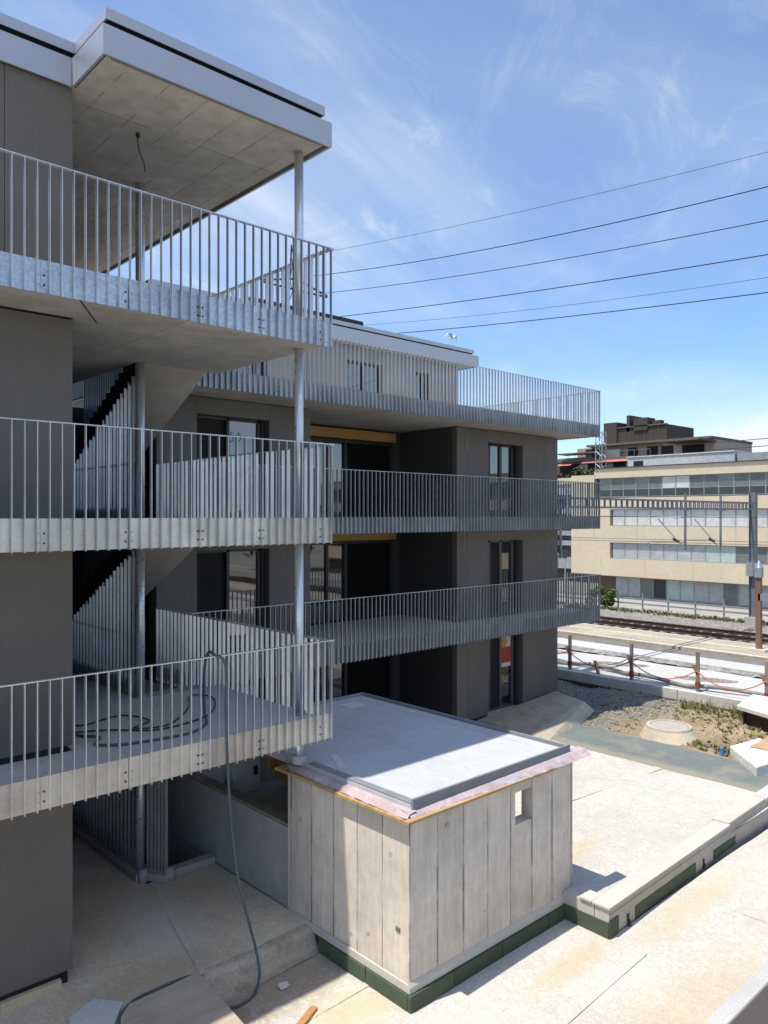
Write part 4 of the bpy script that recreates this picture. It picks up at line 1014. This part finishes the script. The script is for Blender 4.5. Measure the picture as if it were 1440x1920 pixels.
# grey low roof volume behind the beige building
g2 = thing('rooftop_volume', 'pale grey flat rooftop storey behind the beige office roof', 'building', (82, 28, 3.0))
MB().box(75, 90, 31.7, 43.0, 3.0, 6.2).build('wall', blindmat('pale ribbed sheet', (.50, .51, .53)), g2)
MB().box(75.3, 90, 5, 31.6, 3.0, 6.0).build('wall', blindmat('grey ribbed sheet', (.33, .34, .36)), g2)
MB().box(74.9, 90, 31.65, 43.1, 6.2, 6.3).build('roof_edge', CONL, g2)
MB().box(74.98, 75.0, 41.2, 42.3, 5.25, 5.8).build('vent_opening', BLACK, g2)

# hillside terraced building
hb = thing('hillside_apartments', 'terraced brown apartment building with red awnings on the hill', 'building', (105, 55, 2))
HW = mat('brownish render', (.33, .26, .21), .85, var=.1); HD = mat('dark brown slate', (.055, .045, .038), .8, var=.15); HC = mat('pinkish render', (.42, .34, .29), .85, var=.1); HR = mat('brown flat roof', (.13, .105, .09), .85, var=.15); HG = mat('terrace grey', (.24, .23, .22), .8, var=.12)
q = MB(); q.box(100, 108, 51.45, 60.7, 10.4, 12.6); q.box(99.7, 103, 58.9, 61.0, 10.4, 13.45); q.box(99.8, 102, 54.2, 56.3, 12.0, 13.75); q.box(100, 106, 57, 57.5, 12, 14.3) ; q.box(100.5, 101.5, 52.6, 53.8, 12.6, 13.3)
q.build('penthouse', HD, hb)
q = MB(); q.box(99.9, 100, 59.5, 60.2, 11.4, 12.2); q.build('window', BLACK, hb)
q = MB(); q.box(99, 112, 44.8, 63.5, 10.1, 10.4); q.box(97.5, 112, 55, 69.5, 7.9, 8.3); q.box(96.6, 99, 60, 66.8, 9.0, 9.2); q.box(96.5, 112, 52, 75, 5.5, 5.9); q.box(95, 100, 44.6, 50, 9.65, 9.9)
q.build('roof', HR, hb)
q = MB(); q.box(100, 112, 44.9, 52, 7.5, 10.1); q.build('wall', HC, hb)
q = MB(); q.box(100.5, 112, 52, 66.0, 8.3, 10.1); q.box(99, 112, 50, 70, 6, 7.9); q.box(98, 112, 50, 72, 0, 5.5); q.build('wall', HW, hb)
q = MB()
for a, b_, z0, z1, x in ((53, 54.6, 8.4, 9.7, 100.45), (56, 57.5, 8.4, 9.7, 100.45), (62.2, 64.5, 8.4, 9.9, 100.45), (46.2, 49.2, 7.9, 9.5, 99.95), (50.5, 52.2, 8.0, 9.6, 99.95), (51, 68, 6.0, 7.7, 98.95), (52, 71, 3.2, 5.3, 97.95)): q.box(x-.03, x+.05, a, b_, z0, z1)
q.build('window_band', BLACK, hb)
q = MB()
for k in range(9): q.box(99.93, 99.99, 51.5 + k*1.05, 51.56 + k*1.05, 10.4, 12.6)
q.box(99.8, 100, 51.3, 60.9, 12.55, 12.7); q.build('cladding_rib', HR, hb)
q = MB()
for k in range(12): q.box(98.4, 98.44, 53 + k*1.2, 53.04 + k*1.2, 8.3, 9.2)
q.box(98.4, 98.44, 53, 66.3, 9.17, 9.22); q.build('terrace_railing', HG, hb)
q = MB()
for a, b_ in ((51.5, 52.6), (55.5, 57.0), (59, 60.3), (63.2, 64.6)): q.box(98.90, 98.96, a, b_, 6.1, 7.6)
q.build('door', mat('pale door', (.45, .43, .40), .6), hb)
q = MB(); q.box(96.4, 96.6, 52, 75, 4.6, 5.5); q.box(96.0, 96.3, 54, 75, 2.6, 3.4); q.box(98.3, 98.5, 62, 69, 8.3, 8.6); q.build('balustrade', HG, hb)
q = MB(); q.box(99.8, 100.4, 58.5, 61.5, 8.5, 9.6); q.box(97, 98, 50.2, 53.2, 5.9, 7.4); q.build('pale_wall', mat('cream wall', (.52, .47, .38), .85), hb)
for a, b_, zt_ in ((54.8, 62.8, 8.3), (64.7, 67.2, 8.1)):
    q = MB(); q.prism([(98.8, a, zt_), (96.6, a, zt_ - .75), (96.6, b_, zt_ - .75), (98.8, b_, zt_)], (0, 0, .06)); q.build('awning', mat('red awning', (.46, .17, .145), .7, var=.15), hb)
fl1 = MB().prism([(96, 66.6, 5.9), (96, 65.6, 6.3), (96, 66.4, 4.9), (96, 67.6, 4.0)], (.05, 0, 0)).build('flag', mat('red cloth', (.6, .03, .08), .7), None); tag(fl1, 'red flag hanging at the left terraces of the hillside building', 'flag')
fl2 = MB().prism([(96, 57.6, 5.5), (96, 56.6, 5.5), (96, 56.4, 4.7), (96, 57.7, 4.9)], (.05, 0, 0)).build('parasol_cloth', MATS['red cloth'], None); tag(fl2, 'red sunshade cloth on the hillside terrace by the lattice mast', 'sunshade')
struct(MB().grid(84, 300, -60, 260, 24, 30, lambda x, y: -6.9 + 9*min(1, max(0, (x-86)/14)) + 1.2*math.sin(x*.05+y*.04)).build('hill', mat('hill grass', (.07, .09, .035), .95, var=.3, scale=.2), smooth=True))
for z_, lb in ((9.5, 'upper wire over the far roofs at right'), (8.6, 'lower wire over the far roofs at right')):
    o = MB().tube([(99.5, 44.7, z_), (99.5, 20, z_+.25), (99.5, 0, z_+.5)], .05, 5).build('power_line', WIRE, None); tag(o, lb, 'power line', 'wires right of the hillside building')

# ------------------------------------------------------------------ plants
def leafmat(name, c):
    if name in MATS: return MATS[name]
    m, n, l, b = newmat(name); co = ncoord(n, l); n1 = noise(n, l, co, 1.5, 4); n2 = noise(n, l, co, 12, 2)
    f = mth(n, l, 'MULTIPLY', rng(n, l, n1, .3, .7, .6, 1.4), rng(n, l, n2, .3, .7, .75, 1.25))
    l.new(mixc(n, l, 1.0, c, scal(n, l, f), 'MULTIPLY'), b.inputs['Base Color']); b.inputs['Roughness'].default_value = .7
    MATS[name] = m; return m
LF = leafmat('leaf green', (.075, .12, .028)); LF2 = leafmat('olive leaf', (.15, .17, .06)); LFD = leafmat('dark leaf', (.04, .065, .02))
def leaves(cx, cy, cz, rx, ry, rz, nl, sz):
    mb = MB()
    cl_ = [(random.gauss(0, .5), random.gauss(0, .5), random.uniform(-.8, .9), random.uniform(.25, .5)) for _ in range(16)]
    for _ in range(nl):
        c0 = random.choice(cl_); d = Vector((random.gauss(0, 1), random.gauss(0, 1), random.gauss(0, 1))).normalized() * c0[3] * random.uniform(.5, 1)
        p = Vector((cx + (c0[0]+d.x)*rx, cy + (c0[1]+d.y)*ry, cz + max(-.95, c0[2]*.7+d.z)*rz))
        a = Vector((random.gauss(0,1), random.gauss(0,1), random.gauss(0,.6))).normalized(); b_ = a.cross(Vector((random.gauss(0,1), random.gauss(0,1), 1))).normalized()
        s_ = sz*random.uniform(.6, 1.3)
        mb.add([p - a*s_, p + b_*s_*.5, p + a*s_, p - b_*s_*.5], [(0, 1, 2, 3)])
    return mb
def plant(name, lb, cat, x, y, z, rx, rz, nl, sz, m_, group=None):
    t = thing(name, lb, cat, (x, y, z), group)
    leaves(x, y, z + rz, rx, rx, rz, nl, sz).build('crown', m_, t)
    q = MB(); q.tube([(x, y, z - .05), (x + .02*rx, y, z + rz)], .05*rx + .02, 6, .02)
    for k in range(4): a = k*1.6; q.tube([(x, y, z + rz*.4), (x + math.cos(a)*rx*.5, y + math.sin(a)*rx*.5, z + rz*1.3)], .02, 5, .008)
    q.build('trunk', WOODV, t)
plant('bush', 'bright green bush by the railing at the left end of the gravel strip', 'bush', 41.9, 25.6, -5.70, .72, .72, 2200, .09, LF)
plant('bush', 'low dark bush on the hillside terrace left of the mast', 'bush', 92, 60.8, 3.9, 3.6, 1.35, 2600, .28, LFD)
plant('bush', 'light green bush half hidden behind the balcony corner', 'bush', 60, 46.0, -6.9, 2.4, 1.7, 1500, .2, LF2)
for x, y, h_, lb in ((118, 38.5, 3.2, 'small dark tree at the right edge above the grey roofs'), (122, 34, 3.6, 'tree cut by the right edge above the grey roofs')):
    plant('tree', lb, 'tree', x, y, 4.5, 2.0, h_, 1500, .35, LFD, 'far trees')
# weeds on the dirt
def tuft(mb, x, y, z, h, n, w=.012, spread=.6):
    for _ in range(n):
        a = random.uniform(0, 6.28); l_ = h*random.uniform(.5, 1.1); sx = math.cos(a)*spread*l_*random.random(); sy = math.sin(a)*spread*l_*random.random()
        px, py_ = -math.sin(a)*w, math.cos(a)*w
        mb.add([(x-px, y-py_, z), (x+px, y+py_, z), (x+sx*.5+px*.8, y+sy*.5+py_*.8, z+l_*.6), (x+sx, y+sy, z+l_)], [(0, 1, 2, 3)])
wd = MB()
for _ in range(420):
    y = random.gauss(9.6, 1.6); x = random.uniform(21.2, 23.85) if random.random() < .7 else random.uniform(19.3, 22)
    if x < 20.9 and 9.2 < y < 11.2: continue
    tuft(wd, x, y, dz(x, y) - .02, random.uniform(.04, .15), random.randint(6, 14), .014, 1.6)
for _ in range(30): x = random.uniform(19.2, 19.9); y = random.uniform(8.3, 9.4); tuft(wd, x, y, -6.0, .13, 12, .015, 1.4)
for _ in range(120): x = random.uniform(22.9, 23.85); y = random.uniform(8.6, 11.4); tuft(wd, x, y, -6.05, random.uniform(.12, .42), 9, .010, .9)
o = wd.build('weeds', LF2, None); o['kind'] = 'stuff'; o['label'] = 'sparse green weeds on the sandy dirt'; o['category'] = 'weeds'
gr = MB()
for _ in range(2600):
    y = random.uniform(6, 60); x = 41.3 + random.gauss(0, .22); tuft(gr, x, y, -5.66, random.uniform(.08, .32), 7, .03, .9)
o = gr.build('grass', LF2, None); o['kind'] = 'stuff'; o['label'] = 'thin line of grass between the ballast and the road'; o['category'] = 'grass'
# loose stones
st = MB()
def stone(x, y, z, s_):
    p = [Vector((random.uniform(-1,1), random.uniform(-1,1), random.uniform(-.6,.8))).normalized()*s_*random.uniform(.7,1.1) for _ in range(6)]
    o_ = Vector((x, y, z)); vs = [o_+Vector((s_,0,0)), o_+Vector((0,s_*.8,0)), o_+Vector((-s_*.9,0,0)), o_+Vector((0,-s_,0)), o_+Vector((p[0].x*.3, p[0].y*.3, s_*.7)), o_-Vector((0,0,s_*.5))]
    st.add(vs, [(0,1,4),(1,2,4),(2,3,4),(3,0,4),(1,0,5),(2,1,5),(3,2,5),(0,3,5)])
for _ in range(5200):
    y = random.uniform(11.0, 19) if random.random() < .82 else random.uniform(6.5, 12); x = random.uniform(19.4, 23.9); stone(x, y, dz(x, y), random.uniform(.012, .045))
sb_ = st; st = MB()
for _ in range(2600):
    y = random.uniform(6.5, 13.5); x = random.uniform(19.3, 23.9); stone(x, y, dz(x, y), random.uniform(.02, .075) if random.random() < .25 else random.uniform(.01, .03))
o = st.build('dirt_clods', mat('sandy clod', (.30, .22, .14), .95, var=.35, scale=6), None); o['kind'] = 'stuff'; o['label'] = 'sandy clods scattered round the manhole cone'; o['category'] = 'clods'
st = sb_
o = st.build('gravel', mat('stone grey', (.27, .26, .235), .9, var=.4, scale=8), None); o['kind'] = 'stuff'; o['label'] = 'loose gravel in front of the retaining wall'; o['category'] = 'gravel'

# tubular railing by the service road
fn = thing('metal_fence', 'low galvanised two rail fence along the far side of the track', 'fence', (42.6, 20, -5.65))
for k in range(26):
    y = 4 + k*1.62
    MB().box(42.57, 42.63, y - .035, y + .035, -5.7, -4.62).build('post', GD, fn)
q = MB()
for z in (-4.98, -5.28): q.box(42.50, 42.56, 3.5, 45, z - .045, z + .045)
q.build('rails', GD, fn)
# road sign with round disc
sn = thing('road_sign', 'round dark backed road sign on a thin pole by the beige building', 'sign', (55, 37.3, -6.8))
MB().tube([(55, 37.3, -6.8), (55, 37.3, -3.0)], .05, 8).build('pole', GD, sn)
MB().tube([(54.94, 37.3, -3.2), (54.97, 37.3, -3.2)], .38, 20).build('disc', DARKM, sn)

# trees across the street behind the camera (they only show as reflections in the panes)
tw = MB()
for k in range(22):
    c_ = leaves(-30 + k*6.5 + random.uniform(-2, 2), -46 + random.uniform(-5, 5), -2.2 + random.uniform(-.5, 1.2), 4.2, 4.2, 4.4, 420, .75)
    tw.add(c_.v, c_.f)
o = tw.build('woods', LFD, None); o['kind'] = 'stuff'; o['label'] = 'band of trees across the street opposite the blocks'; o['category'] = 'woods'
